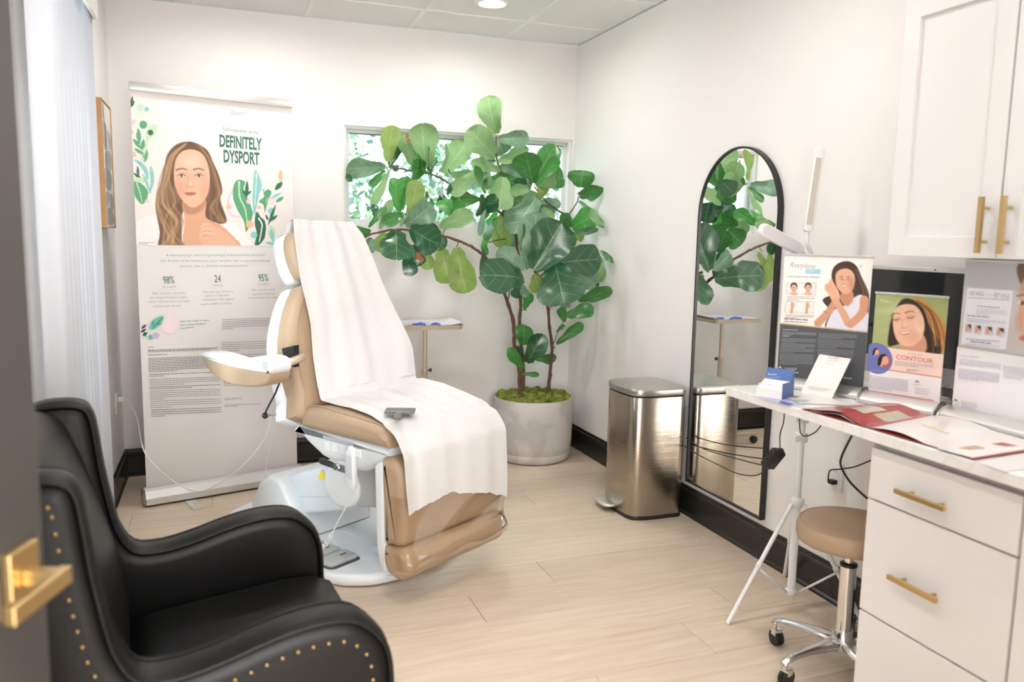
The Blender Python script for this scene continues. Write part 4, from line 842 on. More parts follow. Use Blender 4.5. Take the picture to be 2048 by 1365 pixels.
# seat cushion
P_=[V(-.50,.600),V(-.505,.655),V(-.475,.690),V(-.40,.700),V(-.25,.690),V(-.10,.684),V(-.03,.676),V(.006,.650),V(.012,.600)]
sc=mk('seat_cushion',pillow(P_,-.295,.295,.028,FZ,5),M['tan'],t,smooth=True,angle=60)
for s_ in (-.267,.267): mk('seat_piping',tube(spline([FZ(p[0]*.995,p[1]+.0015,s_) for p in P_[1:-1]],4),.003,6),M['tan'],sc,smooth=True)
# backrest: outline in (side, along) leaned 18 degrees
ln=math.radians(18); BU=Fv*-math.sin(ln)+V(0,0,math.cos(ln)); BNn=Fv*math.cos(ln)+V(0,0,math.sin(ln)); B0=CO+Fv*-.475+V(0,0,.645)
BK=lambda s,u,n: tuple(B0+Sv*s+BU*u+BNn*n)
ol=[(-.27,-.01),(-.295,.10),(-.30,.22),(-.285,.34),(-.235,.46),(-.17,.555),(-.12,.575),(.12,.575),(.17,.555),(.235,.46),(.285,.34),(.30,.22),(.295,.10),(.27,-.01)]
ol=[V(*p) for p in ol]
mk('back_shell',pillow(inset(spline(ol,3,True),-.008),-.185,-.105,.03,BK,4),M['plastic'],t,smooth=True,angle=60)
bc=mk('back_cushion',pillow(spline(ol,3,True),-.12,.0,.035,BK,6),M['tan'],t,smooth=True,angle=70)
mk('back_seam',tube([BK(p[0]*.9,.29+(p[1]-.29)*.93,.0005) for p in spline(ol,3,True)],.0022,5,closed=True),M['tan'],bc,smooth=True)
ho=[V(*p) for p in [(-.10,.60),(-.145,.62),(-.165,.70),(-.155,.79),(-.10,.825),(.10,.825),(.155,.79),(.165,.70),(.145,.62),(.10,.60)]]
mk('headrest_shell',pillow(inset(spline(ho,3,True),-.004),-.165,-.09,.025,BK,4),M['plastic'],t,smooth=True,angle=60)
mk('headrest_cushion',pillow(spline(ho,3,True),-.10,.005,.035,BK,6),M['tan'],t,smooth=True,angle=70)
mk('headrest_post',box(-.05,.05,.50,.66,-.15,-.11,BK),M['chrome'],t)
# armrest folded out behind the backrest (pad down)
AO=CT(-.50,-.40,.0)
P_=[V(-.985,.872),V(-.955,.888),V(-.86,.889),V(-.76,.880),V(-.68,.882),V(-.60,.905),V(-.53,.915),V(-.475,.905),V(-.468,.865),V(-.50,.842),V(-.60,.832),V(-.75,.834),V(-.90,.845),V(-.97,.855)]
ar=mk('armrest_shell',pillow(spline(P_,2,True),-.46,-.36,.012,FZ,4),M['plastic'],t,smooth=True,angle=60)
P_=[V(-.975,.872),V(-.90,.868),V(-.75,.858),V(-.60,.858),V(-.50,.862),V(-.478,.866),V(-.49,.815),V(-.57,.787),V(-.70,.774),V(-.80,.780),V(-.90,.806)]
mk('armrest_pad',pillow(spline(P_,2,True),-.462,-.358,.012,FZ,4),M['tan'],ar,smooth=True,angle=60)
mk('armrest_recess',pillow(rrect(-.525,-.49,.865,.90,.008,3),-.4615,-.458,.001,FZ,1),mat('recess_white',(.55,.58,.62),.4),ar)
mk('armrest_pivot',tube([CT(-.50,-.38,.875),CT(-.50,-.28,.90)],.017,12),M['beige_metal'],ar,smooth=True)
mk('armrest_bracket',pillow([V(-.58,.93),V(-.50,.95),V(-.50,.86),V(-.56,.87)],-.33,-.30,.004,FZ,2),M['black'],t)
mk('side_rod',tube([CT(-.69,-.33,.632),CT(-.57,-.29,.655)],.006,8),M['satin'],t,smooth=True)
mk('rod_ball',ball(CT(-.695,-.335,.63),.014,12,8),M['black'],t,smooth=True)
mk('arm_cable',tube(spline([CT(-.50,-.37,.86),CT(-.545,-.365,.80),CT(-.60,-.35,.74),CT(-.66,-.34,.68),CT(-.695,-.335,.64)],5),.004,8),M['black'],t,smooth=True)
# leg rest
P_=[V(-.02,.545),V(.005,.565),V(.06,.56),V(.098,.52),V(.108,.42),V(.104,.29),V(.09,.238),V(.03,.228),V(-.005,.236),V(-.012,.39)]
l1=mk('leg_cushion',pillow(spline(P_,2,True),-.305,.305,.035,FZ,6),M['tan'],t,smooth=True,angle=70)
P_=[V(-.005,.222),V(.03,.228),V(.10,.232),V(.128,.200),V(.130,.150),V(.10,.108),V(.06,.098),V(.01,.12),V(-.01,.17)]
l2=mk('leg_cushion',pillow(spline(P_,2,True),-.305,.305,.035,FZ,6),M['tan'],t,smooth=True,angle=70)
P_=[V(-.055,.53),V(-.005,.55),V(.0,.24),V(.005,.12),V(-.02,.12),V(-.045,.20)]
mk('leg_shell',pillow(P_,-.30,.30,.012,FZ,3),M['plastic'],t,smooth=True,angle=50)
# lock lever
lv=mk('lock_lever_grip',tube([CT(-.335,-.33,.500),CT(-.325,-.33,.500),CT(-.24,-.33,.494)],[.011,.0135,.011],12),M['black'],t,smooth=True,angle=50)
mk('lever_clamp',box(-.24,-.17,-.345,-.30,.482,.515,CT,tube([CT(-.215,-.35,.498),CT(-.215,-.28,.498)],.012,12)),M['chrome'],t,bevel=.003)
# clear film over the foot end
def film(u,v):
    s_=-.315+.63*u; z=.43-.315*v; f=.116+.006*math.sin(7*u+3*v)+.004*math.sin(19*u*v+1)+(.028 if v>.7 else 0)*min(1,(v-.7)/.1 if v>.7 else 0)
    k=max(0,abs(s_)-.285)/.03; f-=.07*k*k
    if v>.9: f-=.05*(v-.9)/.1
    return CT(f,s_,z)
mk('clear_foot_cover',sheet(film,28,26),M['film'],t,smooth=True,recalc=False)
# paper cover
t=thing('paper_cover','long white crepe paper sheet draped over the treatment chair','paper',tuple(CO+Fv*-.3+V(0,0,.70)))
R=random.Random(5)
path=[(.0,-.735-.03,1.40,-.17,.12,0),(.02,-.745,1.452,-.165,.12,0),(.06,-.705,1.462,-.175,.16,0),(.12,-.675,1.40,-.195,.19,0),(.25,-.618,1.20,-.205,.235,.02),(.38,-.565,1.02,-.20,.29,.05),(.50,-.520,.88,-.215,.325,.07),(.58,-.480,.765,-.228,.33,.04),(.625,-.448,.712,-.235,.325,.02),(.66,-.41,.706,-.225,.33,.04),(.74,-.28,.699,-.215,.33,.045),(.82,-.14,.693,-.235,.325,.02),(.88,-.03,.688,-.275,.312,.0),(.915,.05,.665,-.315,.305,.0),(.94,.105,.60,-.333,.292,.0),(.97,.120,.50,-.335,.285,.0),(1.0,.124,.40,-.322,.283,.0)]
PA=np.array(path)
def pcov(u,v):
    q=[np.interp(v,PA[:,0],PA[:,k]) for k in range(1,6)]; s_=q[2]+(q[3]-q[2])*u
    f,z=q[0],q[1]; lift=q[4]*max(0,(u-.72)/.28)**1.5
    w=.0045*math.sin(13*u+5*v)+.003*math.sin(31*u+9*v)+.0035*math.sin(22*v+4*u)
    if v<.6: f+=w+lift*.6+.004; z+=w*.3+ .002
    elif v<.9: z+=abs(w)*.8+lift*.75+.003
    else:
        f+=w*.6+.016*min(1,(v-.9)/.03)+ (0.02*max(0,.12-u)/.12)
        if v>.985 or True:
            end=np.interp(u,[0,.06,.25,.45,.6,.8,1],[.378,.383,.402,.400,.376,.352,.292])+.006*math.sin(17*u+1)*math.sin(5*u)+.004*math.sin(41*u)*math.sin(9*u)+.003*math.sin(97*u)
            z=q[1] if v<.94 else .60-(.60-end)*(v-.94)/.06
    return CT(f,s_,z)
P_=mk('paper_sheet',sheet(pcov,40,150),M['paper'],t,smooth=True,recalc=False)
sm=P_.modifiers.new('s','SUBSURF'); sm.levels=1; sm.render_levels=1
# small paddle
c_=at(800,824,'z',.716); ex=nz((.95,-.30,0)); ey=nz((.30,.95,0))
t=thing('grey_paddle','grey T-shaped paddle lying on the paper on the seat','paddle',tuple(c_))
T=frame(c_,ex,ey,V(0,0,1))
ou=[V(*p) for p in [(-.058,.038),(-.054,.043),(.054,.043),(.058,.038),(.058,-.032),(.054,-.037),(.017,-.037),(.013,-.042),(.013,-.128),(.008,-.135),(-.008,-.135),(-.013,-.128),(-.013,-.042),(-.017,-.037),(-.054,-.037),(-.058,-.032)]]
mk('paddle_body',pillow(ou,-.002,.007,.002,T,2),mat('slate_plastic',(.14,.145,.14),.5),t)
pp=Print(c_-ex*.058-ey*.037+V(0,0,.0072),ex,ey,.116,.080,(720,600,4.55),'lettering'); pp.text('GALDERMA',(282,1022),(450,1026),9,'c9cbc8'); pp.build(t)
# hand remote and its coiled cord
t=thing('hand_remote','white hand control hanging from the side of the treatment chair by a coiled cord','remote',CT(-.14,-.33,.45))
T=lambda a,b,c: CT(-.145+a,-.322-c,.50+b)
mk('remote_body',pillow([V(*p) for p in [(-.022,.075),(.0,.095),(.022,.080),(.026,-.05),(.018,-.075),(-.006,-.075),(-.028,-.035)]],0,.024,.007,T,3),M['plastic'],t,smooth=True,angle=50)
mk('keypad',pillow([V(*p) for p in [(-.017,.06),(.014,.06),(.018,-.035),(-.019,-.03)]],.0242,.0252,.0005,T,1),M['plastic2'],t)
mk('hook',box(.02,.05,.055,.085,.0,.010,T),M['plastic'],t,bevel=.003)
cp=spline([CT(-.14,-.335,.425),CT(-.17,-.34,.35),CT(-.215,-.35,.27),CT(-.235,-.36,.22)],6)
mk('cord',tube(cp,.0028,6),M['white_metal'],t,smooth=True)
cp=spline([CT(-.235,-.36,.225),CT(-.27,-.37,.17),CT(-.34,-.38,.135),CT(-.42,-.39,.13)],20); q=[]
for i,p in enumerate(cp): q.append(p+V(0,0,1)*.008*math.cos(i*1.25)+Sv*.008*math.sin(i*1.25))
mk('coiled_cord',tube(q,.0042,6),M['white_metal'],t,smooth=True)
# white power cord: outlet -> floor -> chair
t=thing('extension_cable','long white power cord looping from the left wall outlet past the banner','cord',(XL+.03,-.29,.5))
pts=[(XL+.012,-.29,.50),(XL+.05,-.30,.50)]+[tuple(at(x,y,'y',yy)) for x,y,yy in ((262,812,-.36),(275,840,-.45),(283,885,-.60),(292,910,-.74),(315,937,-.80),(352,967,-.86),(392,983,-.92),(425,975,-.98),(470,945,-1.05),(510,905,-1.12),(533,870,-1.15),(543,835,-1.18),(556,790,-1.2),(562,740,-1.22),(556,718,-1.24))]
mk('cord',tube(spline(pts,6),.0032,7),M['white_metal'],t,smooth=True)
mk('plug',box(XL+.009,XL+.04,-.302,-.278,.488,.512),M['white_paint'],t,bevel=.003)
t=thing('chair_lead','thin white lead hanging from the armrest to the floor beside the chair base','cord',tuple(at(527,935,'y',-1.0)))
mk('lead',tube(spline([tuple(at(x,y,'y',yy)) for x,y,yy in ((560,716,-1.22),(551,760,-1.2),(543,815,-1.16),(545,860,-1.1),(541,900,-1.05),(532,930,-.98),(533,965,-.93))]+[tuple(at(535,975,'z',.004))],6),.0025,7),M['white_metal'],t,smooth=True)
# ================================================================= ARMCHAIR
fa=nz((.99,.10,0)); sa=V(-fa[1],fa[0],0); A0=V(-2.0,-3.08,0)
AT=lambda f,s,z: tuple(A0+fa*f+sa*s+V(0,0,z)); AZ=lambda f,z,s: AT(f,s,z)
t=thing('leather_armchair','black leather wingback armchair with brass nailheads in the left foreground','armchair',tuple(A0+fa*-.3))
side=[(.030,.20),(.040,.45),(.035,.545),(.014,.595),(-.03,.636),(-.08,.650),(-.15,.648),(-.22,.634),(-.28,.617),(-.34,.603),(-.39,.598),(-.435,.606),(-.462,.65),(-.476,.70),(-.495,.81),(-.505,.90),(-.514,.955),(-.535,.983),(-.58,.992),(-.64,.985),(-.70,.95),(-.715,.80),(-.70,.55),(-.66,.20)]
side=[V(*p) for p in side]; SO=spline(side,3,True)
for sg in (-1,1):
    c0,c1=(.275,.375) if sg>0 else (-.375,-.275)
    wg=mk('arm_and_wing',pillow(SO,c0,c1,.042,AZ,6),M['leather'],t,smooth=True,angle=80)
    rim=[p for p in spline(side[:21],4)]
    for cc in (c0+.006,c1-.006):
        IN=inset(SO,.010); k=[p for p in IN if p[1]>.25 and p[0]>-.69]
        mk('piping',tube([AZ(p[0],p[1],cc) for p in k],.006,7),M['leather'],wg,smooth=True)
    # recessed outer panel and nailheads
    oc=c1+.001 if sg>0 else c0-.001
    IN=inset(SO,.050); k=[p for p in IN if p[1]>.22 and p[0]>-.67]
    L=[0]
    for a,b in zip(k,k[1:]): L.append(L[-1]+np.linalg.norm(b-a))
    if True:
        n=int(L[-1]/.030); proto=None
        for i in range(n+1):
            d=L[-1]*i/n; x=np.interp(d,L,[p[0] for p in k]); z=np.interp(d,L,[p[1] for p in k])
            if proto is None:
                proto=mk('nailhead',ball((0,0,0),.0045,8,5,(1,.6,1)),mat('antique_brass_'+str(sg),(.34,.24,.10),.4,1),wg,smooth=True); nh=proto
            else: nh=proto.copy(); COL.objects.link(nh)
            nh.location=V(*AZ(x,z,oc)); nh.location=Vector(AZ(x,z,oc))-Vector(t.location)
        proto.data.transform(Matrix.Translation(Vector(t.location)))
P_=[V(-.47,.335),V(-.475,.425),V(-.40,.447),V(-.25,.462),V(-.08,.478),(.0,.474),V(.045,.452),V(.055,.40),V(.045,.345)]
mk('seat_cushion',pillow([V(*p) for p in P_],-.272,.272,.035,AZ,5,dome=.004),M['leather'],t,smooth=True,angle=80)
mk('seat_base',pillow([V(-.66,.18),V(-.66,.345),V(.028,.345),V(.028,.18)],-.28,.28,.01,AZ,2),M['leather'],t,smooth=True,angle=40)
P_=[V(-.475,.42),V(-.455,.50),V(-.47,.60),V(-.51,.75),V(-.55,.88),V(-.585,.955),V(-.64,.98),V(-.70,.955),V(-.69,.80),V(-.66,.55),V(-.62,.42)]
mk('back_cushion',pillow(spline(P_,3,True),-.285,.285,.03,AZ,5),M['leather'],t,smooth=True,angle=80)
for f,s in ((.0,-.33),(.0,.33),(-.64,-.30),(-.64,.30)):
    mk('leg',tube([AT(f,s,0),AT(f,s,.19)],[.014,.024],12),mat('dark_walnut',(.05,.03,.02),.4) if 'dark_walnut' not in bpy.data.materials else bpy.data.materials['dark_walnut'],t,smooth=True,angle=50)
# ================================================================= CABINETS AND COUNTER
def bar_pull(T,L,parent,r=.006):
    """square bar pull; T(a,b,c): a along the bar, c away from the front"""
    h=mk('handle',box(-L/2,L/2,-.0065,.0065,.024,.036,T),M['brass'],parent,bevel=.0012)
    for a in (-L/2+.030,L/2-.030): mk('handle_post',tube([T(a,0,.0),T(a,0,.026)],.0045,10),M['brass'],h,smooth=True,angle=50)
YC=-3.285; FX=-.552
t=thing('drawer_cabinet','white three drawer base cabinet with brass bar pulls under the counter','cabinet',(-.3,-3.51,0))
mk('carcass',box(FX+.02,-.01,-3.738,YC-.002,.10,.868),M['cab'],t); mk('toe_kick',box(FX+.08,-.01,-3.738,YC-.004,0,.10),M['cab'],t)
for i,(z0,z1) in enumerate(((.700,.842),(.372,.694),(.112,.366))):
    d=mk('drawer',box(FX,FX+.019,-3.736,YC-.003,z0,z1),M['cab'],t,bevel=.0015)
    zc_={0:.757,1:.519,2:.18}[i]; bar_pull(lambda a,b,c:(FX-c,-3.485-a,zc_+b),.155,d)
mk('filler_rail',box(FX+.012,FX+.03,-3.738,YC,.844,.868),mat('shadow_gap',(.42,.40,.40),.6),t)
t=thing('base_cabinet','white base cabinet right of the drawer cabinet at the photo edge','cabinet',(-.3,-3.95,0))
mk('carcass',box(FX+.02,-.01,-4.30,-3.742,.10,.868),M['cab'],t); mk('toe_kick',box(FX+.08,-.01,-4.30,-3.742,0,.10),M['cab'],t)
d=mk('door',box(FX,FX+.019,-4.298,-3.744,.112,.842),M['cab'],t,bevel=.0015); bar_pull(lambda a,b,c:(FX-c,-4.25+b,.70+a),.155,d)
t=thing('countertop','white veined quartz countertop along the right wall','countertop',(-.3,-3.4,.868))
mk('slab',box(-.592,-.003,-4.32,-2.655,.869,.900),M['quartz'],t,bevel=.003)
mk('bracket',box(-.45,-.02,-2.95,-2.93,.845,.869),M['white_metal'],t); mk('wall_bracket',box(-.02,-.004,-2.95,-2.93,.62,.845),M['white_metal'],t)
# upper cabinets
UX=-.33; ZT=2.115; ZB=1.37
for (ya,yb,lab,hy) in ((-3.430,-3.067,'white shaker wall cabinet, nearest the arched mirror, with one brass pull',-1),(-3.80,-3.434,'white shaker wall cabinet above the right-most poster',1)):
    t=thing('wall_cabinet',lab,'cabinet',(-.16,(ya+yb)/2,ZB),)
    mk('carcass',box(UX+.020,-.004,ya,yb,ZB+.004,ZT),M['cab'],t,bevel=.001)
    g=G(); fr=.057
    for q in ((ya+.0015,ya+fr,ZB,ZT-.004),(yb-fr,yb-.0015,ZB,ZT-.004),(ya+fr,yb-fr,ZB,ZB+fr),(ya+fr,yb-fr,ZT-.004-fr,ZT-.004)): box(UX,UX+.019,q[0],q[1],q[2],q[3],g=g)
    d=mk('door',g,M['cab'],t,bevel=.001); mk('door_panel',box(UX+.009,UX+.018,ya+fr-.002,yb-fr+.002,ZB+fr-.002,ZT-fr),M['cab'],d)
    yh=(ya+.030) if hy<0 else (yb-.030); bar_pull(lambda a,b,c:(UX-c,yh+b,1.458+a),.148,d)
# ================================================================= MONITOR
t=thing('desktop_monitor','silver all-in-one monitor with a dark screen behind the tabletop posters','monitor',(-.10,-3.02,.90))
ya,yb=-3.30,-2.745
mk('housing',pillow(rrect(ya,yb,.958,1.333,.012,4),-.004,.014,.003,lambda a,b,c:(-.10+c,a,b),2),M['silver'],t,smooth=True,angle=40)
mk('screen',box(-.1055,-.104,ya+.006,yb-.006,1.020,1.318),M['screen'],t); mk('webcam',tube([(-.1052,-3.045,1.3255),(-.1065,-3.045,1.3255)],.0028,12),M['black'],t)
mk('stand_neck',box(-.085,-.070,-3.09,-2.95,.905,1.10),M['silver'],t,bevel=.003); mk('stand_foot',box(-.16,-.02,-3.10,-2.94,.900,.906),M['silver'],t,bevel=.002)
# ================================================================= TABLETOP ROLL-UP POSTERS
def tabletop(PL,PR,z1,label,crop,tilt=.0):
    PL,PR=V(*PL,0),V(*PR,0); X=nz(PR-PL); w=np.linalg.norm(PR-PL); N=np.cross(X,V(0,0,1)); t=thing('tabletop_banner',label,'poster',tuple((PL+PR)/2+V(0,0,.90)),'small roll-up posters on the counter')
    T=frame(PL+V(0,0,.90),X,-N,V(0,0,1))     # x along, y back, z up
    pf=[V(*p) for p in [(-.052,.002),(-.050,.012),(-.03,.028),(-.006,.034),(.012,.034),(.030,.022),(.034,.002)]]
    mk('base_case',pillow(pf,-.004,w+.004,.001,lambda a,b,c:T(c,a,b),1),M['satin'],t,smooth=True,angle=30)
    for x0,x1 in ((-.009,-.004),(w+.004,w+.009)): mk('end_cap',pillow([p*1.06 for p in pf],x0,x1,.001,lambda a,b,c:T(c,a,b+.001),1),M['chrome'],t)
    mk('back_pole',tube([T(w/2,.012,.03),T(w/2,.012,z1-.90)],.003,8),M['satin'],t,smooth=True)
    mk('top_clip',box(-.002,w+.002,-.004,.004,z1-.903,z1-.896,T),M['satin'],t,bevel=.001)
    mk('poster_sheet',box(0,w,.0,.0008,.030,z1-.902,T),mat('poster_film',(.82,.80,.79),.4) if 'poster_film' not in bpy.data.materials else bpy.data.materials['poster_film'],t)
    return t,Print(T(0,-.0004,.030),X,(0,0,1),w,z1-.902-.030,crop,'poster_print')
# --- left poster
t,p=tabletop((-.373,-2.650),(-.262,-2.944),1.361,'tabletop poster of a smiling brunette woman resting her cheek on her hands',(1440,480,3.9))
C=lambda x,y:tuple(p.uv(x,y))
q=p.uv(800,680)[1]
cv=Cv(132,108,p.H,(0,0),(1,q),bg=(.975,.955,.945))
hb='4a352d'
cv.poly([(870,275),(905,195),(990,166),(1062,200),(1105,290),(1150,385),(1165,460),(1150,600),(1110,560),(1000,470),(900,420)],hb,5); cv.poly([(960,420),(1020,520),(990,620),(850,690),(820,660),(860,560),(800,470),(880,430)],hb,5)
cv.poly([(880,560),(960,520),(1020,470),(1110,430),(1150,560),(1135,720),(840,720)],'e6e3f0',4)
cv.poly([(950,410),(1030,400),(1040,470),(990,520),(940,470)],'c98f70',6)
cv.poly([(905,265),(940,232),(1000,226),(1045,265),(1052,330),(1030,395),(990,422),(950,412),(915,370),(902,320)],'e3b093',4); cv.ell(1025,350,22,50,'c98a6a',25,0,.6)
face(cv,975,308,52,3,'e3b093','b87f62',smile=True)
for i in range(14): 
    x=R.uniform(0,1); cv.stroke([(1050+20*x,230),(1090+25*x,330),(1120+40*x,430),(1110+50*x,540)],2,5,R.choice(['7a5744','8d6650','5d4236']),4,.7)
cv.poly([(828,345),(850,330),(870,295),(885,330),(925,400),(935,465),(880,480),(850,430),(815,380)],'e6b598',3)
for x in (830,845,862): cv.stroke([(x,350),(x+25,400)],3,3,'c08a6c',3,.6)
cv.stroke([(905,470),(850,560),(765,650)],48,62,'d49e7f',4); cv.stroke([(900,470),(955,560),(1000,650)],50,60,'e0ab8c',4); cv.stroke([(1125,470),(1110,570),(1020,660)],70,60,'d99f7f',4)
cv.poly([(860,640),(930,600),(960,690),(850,700)],'e6e3f0',4); cv.stroke([(805,555),(840,570)],4,4,'6a5a50',2)
for (x0,y0,x1,y1) in ((522,332,752,430),(512,478,740,575)):
    cv.poly([(x0,y0),(x1,y0+3),(x1-8,y1),(x0-8,y1-8)],'cbb8a8',2,sm=0); cv.poly([(x0+4,y0+4),(x1-5,y0+7),(x1-12,y1-5),(x0-3,y1-12)],'f4efea',2,sm=0)
for x in (577,688):
    cv.ell(x,365,28,32,'3f302a',3); cv.ell(x,378,22,30,'e4b599',3); cv.poly([(x-28,428),(x-12,400),(x+12,400),(x+28,432)],'e4b599',3); cv.ell(x-8,372,3,2,'40302a',2); cv.ell(x+8,372,3,2,'40302a',2); cv.ell(x,392,7,2.5,'b06a60',2)
for x in (565,682):
    cv.stroke([(x-8,568),(x-2,530),(x,510)],20,24,'dca381',3)
    for k in range(4): cv.stroke([(x-9+k*6,512),(x-12+k*8,484+abs(k-1.5)*4)],6,5,'dca381',2)
    cv.stroke([(x+10,525),(x+22,510)],6,5,'dca381',2)
p.raster(cv)
p.pxpoly([(668,228),(787,230),(783,267),(664,264)],(.64,.83,.88)); p.text('LYFT',(672,250),(740,253),14,'e6f3f6'); p.text('Restylane',(545,212),(738,226),42,'6e6a68',-.016,slant=.35)
p.text('FOR FACE AND HANDS',(530,292),(780,298),12,'6d6967',.01)
p.greek(525,440,745,466,3,.02,5,(.66,.63,.62),.4,3); p.greek(512,582,738,605,3,.03,5,(.66,.63,.62),.4,4); p.greek(503,612,690,622,1,.05,8,(.5,.47,.47),1,5); p.greek(503,632,680,642,1,.05,7,(.6,.57,.57),1,6); p.greek(1090,196,1118,208,2,0,5,(.7,.67,.66),.8,7)
v0=p.uv(700,672)[1]; v1=p.uv(700,680)[1]
p.rect(0,v1,1,1.0,(.345,.355,.375)); p.rect(0,v0,1,v1,(.80,.68,.50))
for (x0,y0,x1,y1,n,l,sd,c_) in ((492,698,610,700,1,1,1,(.85,.85,.86)),(490,714,755,738,4,.3,2,(.62,.63,.65)),(488,748,542,750,1,1,3,(.85,.85,.86)),(486,765,752,795,4,.4,4,(.62,.63,.65)),(484,806,748,832,4,.7,5,(.62,.63,.65)),(480,842,742,870,4,.4,6,(.62,.63,.65)),(476,885,738,965,9,.5,8,(.62,.63,.65)),(782,728,1080,760,4,.6,9,(.62,.63,.65)),(778,775,1065,835,6,.5,10,(.62,.63,.65)),(775,850,1060,885,4,.8,11,(.62,.63,.65)),(1000,900,1050,960,5,.5,12,(.62,.63,.65))):
    p.greek(x0,y0,x1,y1,n,.045,3.6,c_,l,sd)
p.pxpoly([(486,980),(502,1003),(494,1001),(486,992),(477,999),(469,998)],(.88,.88,.89)); p.greek(522,995,615,1010,3,.03,5,(.7,.7,.72),.9,13); p.greek(522,1025,628,1028,1,.06,6,(.88,.88,.89),1,14)
p.text('GALDERMA',(925,1070),(1046,1088),14,'e2e2e4'); p.build(t)
# --- middle poster
t,p=tabletop((-.288,-2.994),(-.222,-3.206),1.250,'smallest tabletop poster, a laughing woman with closed eyes on a green background',(1720,480,2.844))
q=p.uv(270,628)[1]; q2=p.uv(300,760)[1]
cv=Cv(96,84,p.H,(0,0),(1,q),bg=(.66,.70,.48))
for i in range(26): cv.ell(R.uniform(80,510),R.uniform(310,640),R.uniform(20,60),R.uniform(10,26),R.choice(['b9bf8c','9fae72','c8cca2','8fa063','a9b57f']),30,R.uniform(-20,20),.5)
cv.poly([(300,335),(370,350),(440,420),(500,520),(490,630),(400,650),(330,500)],'c98f4e',22); cv.poly([(240,340),(310,345),(365,400),(400,500),(460,590),(455,650),(370,650),(340,560),(200,600),(160,600),(165,520),(185,430)],'33231d',6)
cv.poly([(250,560),(360,540),(372,640),(240,640)],'cf9a7c',6); cv.poly([(195,400),(245,368),(310,372),(352,420),(368,490),(350,560),(300,605),(240,600),(205,560),(188,490)],'e9bb9e',5)

for i in range(26):
    x=R.uniform(0,1); cv.stroke([(300+40*x,342+8*x),(370+50*x,400+10*x),(395+75*x,500),(405+85*x,R.uniform(560,640))],2,R.uniform(4,8),R.choice(['3a2720','8a5a30','d9a860','5a3a26','b9803f']),5,.55,3)
cv.ell(340,500,22,60,'f3cdb2',15,0,.8); cv.ell(300,550,50,30,'d79c7e',30,0,.4)
face(cv,247,445,82,-8,'e9bb9e','c68c6e',smile=True,closed=True); cv.ell(335,470,28,34,'f5dcc8',3,0,.5); cv.ell(335,470,25,31,'ebbfa4',4,0,.8)
p.raster(cv)
p.rect(0,q,1,q2,(.965,.86,.81)); p.rect(0,q2,1,1,(.96,.945,.945)); p.rect(0,q2-.004,1,q2+.006,(.86,.47,.43))
b_=p.uv(100,850)[1]; b2=p.uv(100,868)[1]
p.pxpoly([(30,852),(420,912),(419,918),(29,858)],(.86,.47,.43))
circ=[(98+88*math.cos(a),675+88*math.sin(a)) for a in np.linspace(0,2*math.pi,36)[:-1]]; circ=[c for c in circ]; circ=[(max(c[0],52-(c[1]-600)*.10),c[1]+(c[0]-98)*.1) for c in circ]; p.pxpoly(circ,'7079b8')
for (cx,cy,r) in ((94,640,22),(138,688,36)):
    p.pxpoly([(cx+r*math.cos(a),cy+r*math.sin(a)) for a in np.linspace(0,2*math.pi,26)[:-1]],'c4574f' if r>30 else '9a6d86'); k=r/36
    p.pxpoly([(cx+k*x,cy+k*y) for x,y in ((-38,26),(-36,-10),(-20,-36),(4,-40),(18,-26),(0,-20),(-8,4),(-18,30))],'2b201d')
    p.pxpoly([(cx+k*x,cy+k*y) for x,y in ((-8,-20),(10,-28),(24,-14),(26,4),(20,18),(8,26),(-6,20),(-14,36),(-22,30),(-14,4))],'e2ab8e')
p.text('The secret to subtle',(272,650),(356,661),9,'8b8f94'); p.text('CONTOUR',(205,676),(418,704),25,'dd8f80',.03)
p.greek(200,690,420,708,3,.11,3.4,(.70,.66,.72),.6,21); p.greek(265,735,340,742,2,.1,3,(.65,.6,.7),.8,22)
p.greek(62,735,160,745,2,.1,3,(.62,.65,.80),.8,23); p.greek(55,770,275,840,9,.13,3.2,(.70,.70,.78),.6,24)
p.pxpoly([(328,797),(342,815),(334,811),(328,806),(321,811),(314,813)],(.29,.34,.50)); p.text('ASPIRE',(308,826),(347,830),6,'8d90a0'); p.greek(318,842,400,868,3,.12,3.4,(.68,.67,.74),.9,25)
p.text('Restylane',(118,352),(182,362),20,'e8ecd8',-.02,slant=.35); p.build(t)
# --- right poster
t,p=tabletop((-.215,-3.247),(-.205,-3.590),1.361,'grey and white tabletop poster at the right edge, with a close-up of a face',(1720,480,2.844))
q=p.uv(700,630)[1]
cv=Cv(120,84,p.H,(0,0),(1,q),bg=(.80,.785,.78))
cv.ell(760,200,200,120,'c9cdd6',80,0,.8); cv.ell(740,560,220,120,'c6bdb8',80,0,.7)
x0,y0=p.q[0]; 
cv.poly([(930,130),(1010,90),(1150,100),(1300,140),(1300,700),(1100,700),(960,640),(915,520),(905,380),(915,240)],'d9ab92',8)
cv.poly([(905,130),(1100,100),(1300,110),(1300,180),(1100,170),(960,190),(915,250)],'7a6154',12); cv.stroke([(895,320),(950,312),(990,330)],8,5,'6a4d3e',5); cv.ell(935,360,38,12,'f0e9e4',4,8); cv.ell(925,360,12,12,'5b4c40',3); cv.ell(905,470,22,60,'c98f76',20,0,.5); cv.ell(950,560,46,18,'c0766c',5); cv.ell(1010,480,60,100,'e6bda6',50,0,.8)
p.raster(cv)
p.pxpoly([(612,272),(873,288),(830,625),(575,595)],(.925,.925,.955))
p.text('VERY ANGLE',(622,316),(706,320),26,'9a9ba0'); p.text('BEST ANGLE',(762,326),(850,334),26,'9a9ba0'); p.text('with',(714,318),(755,322),16,'c8c8ce'); p.greek(618,326,850,336,1,.06,5,(.66,.66,.70),1,31)
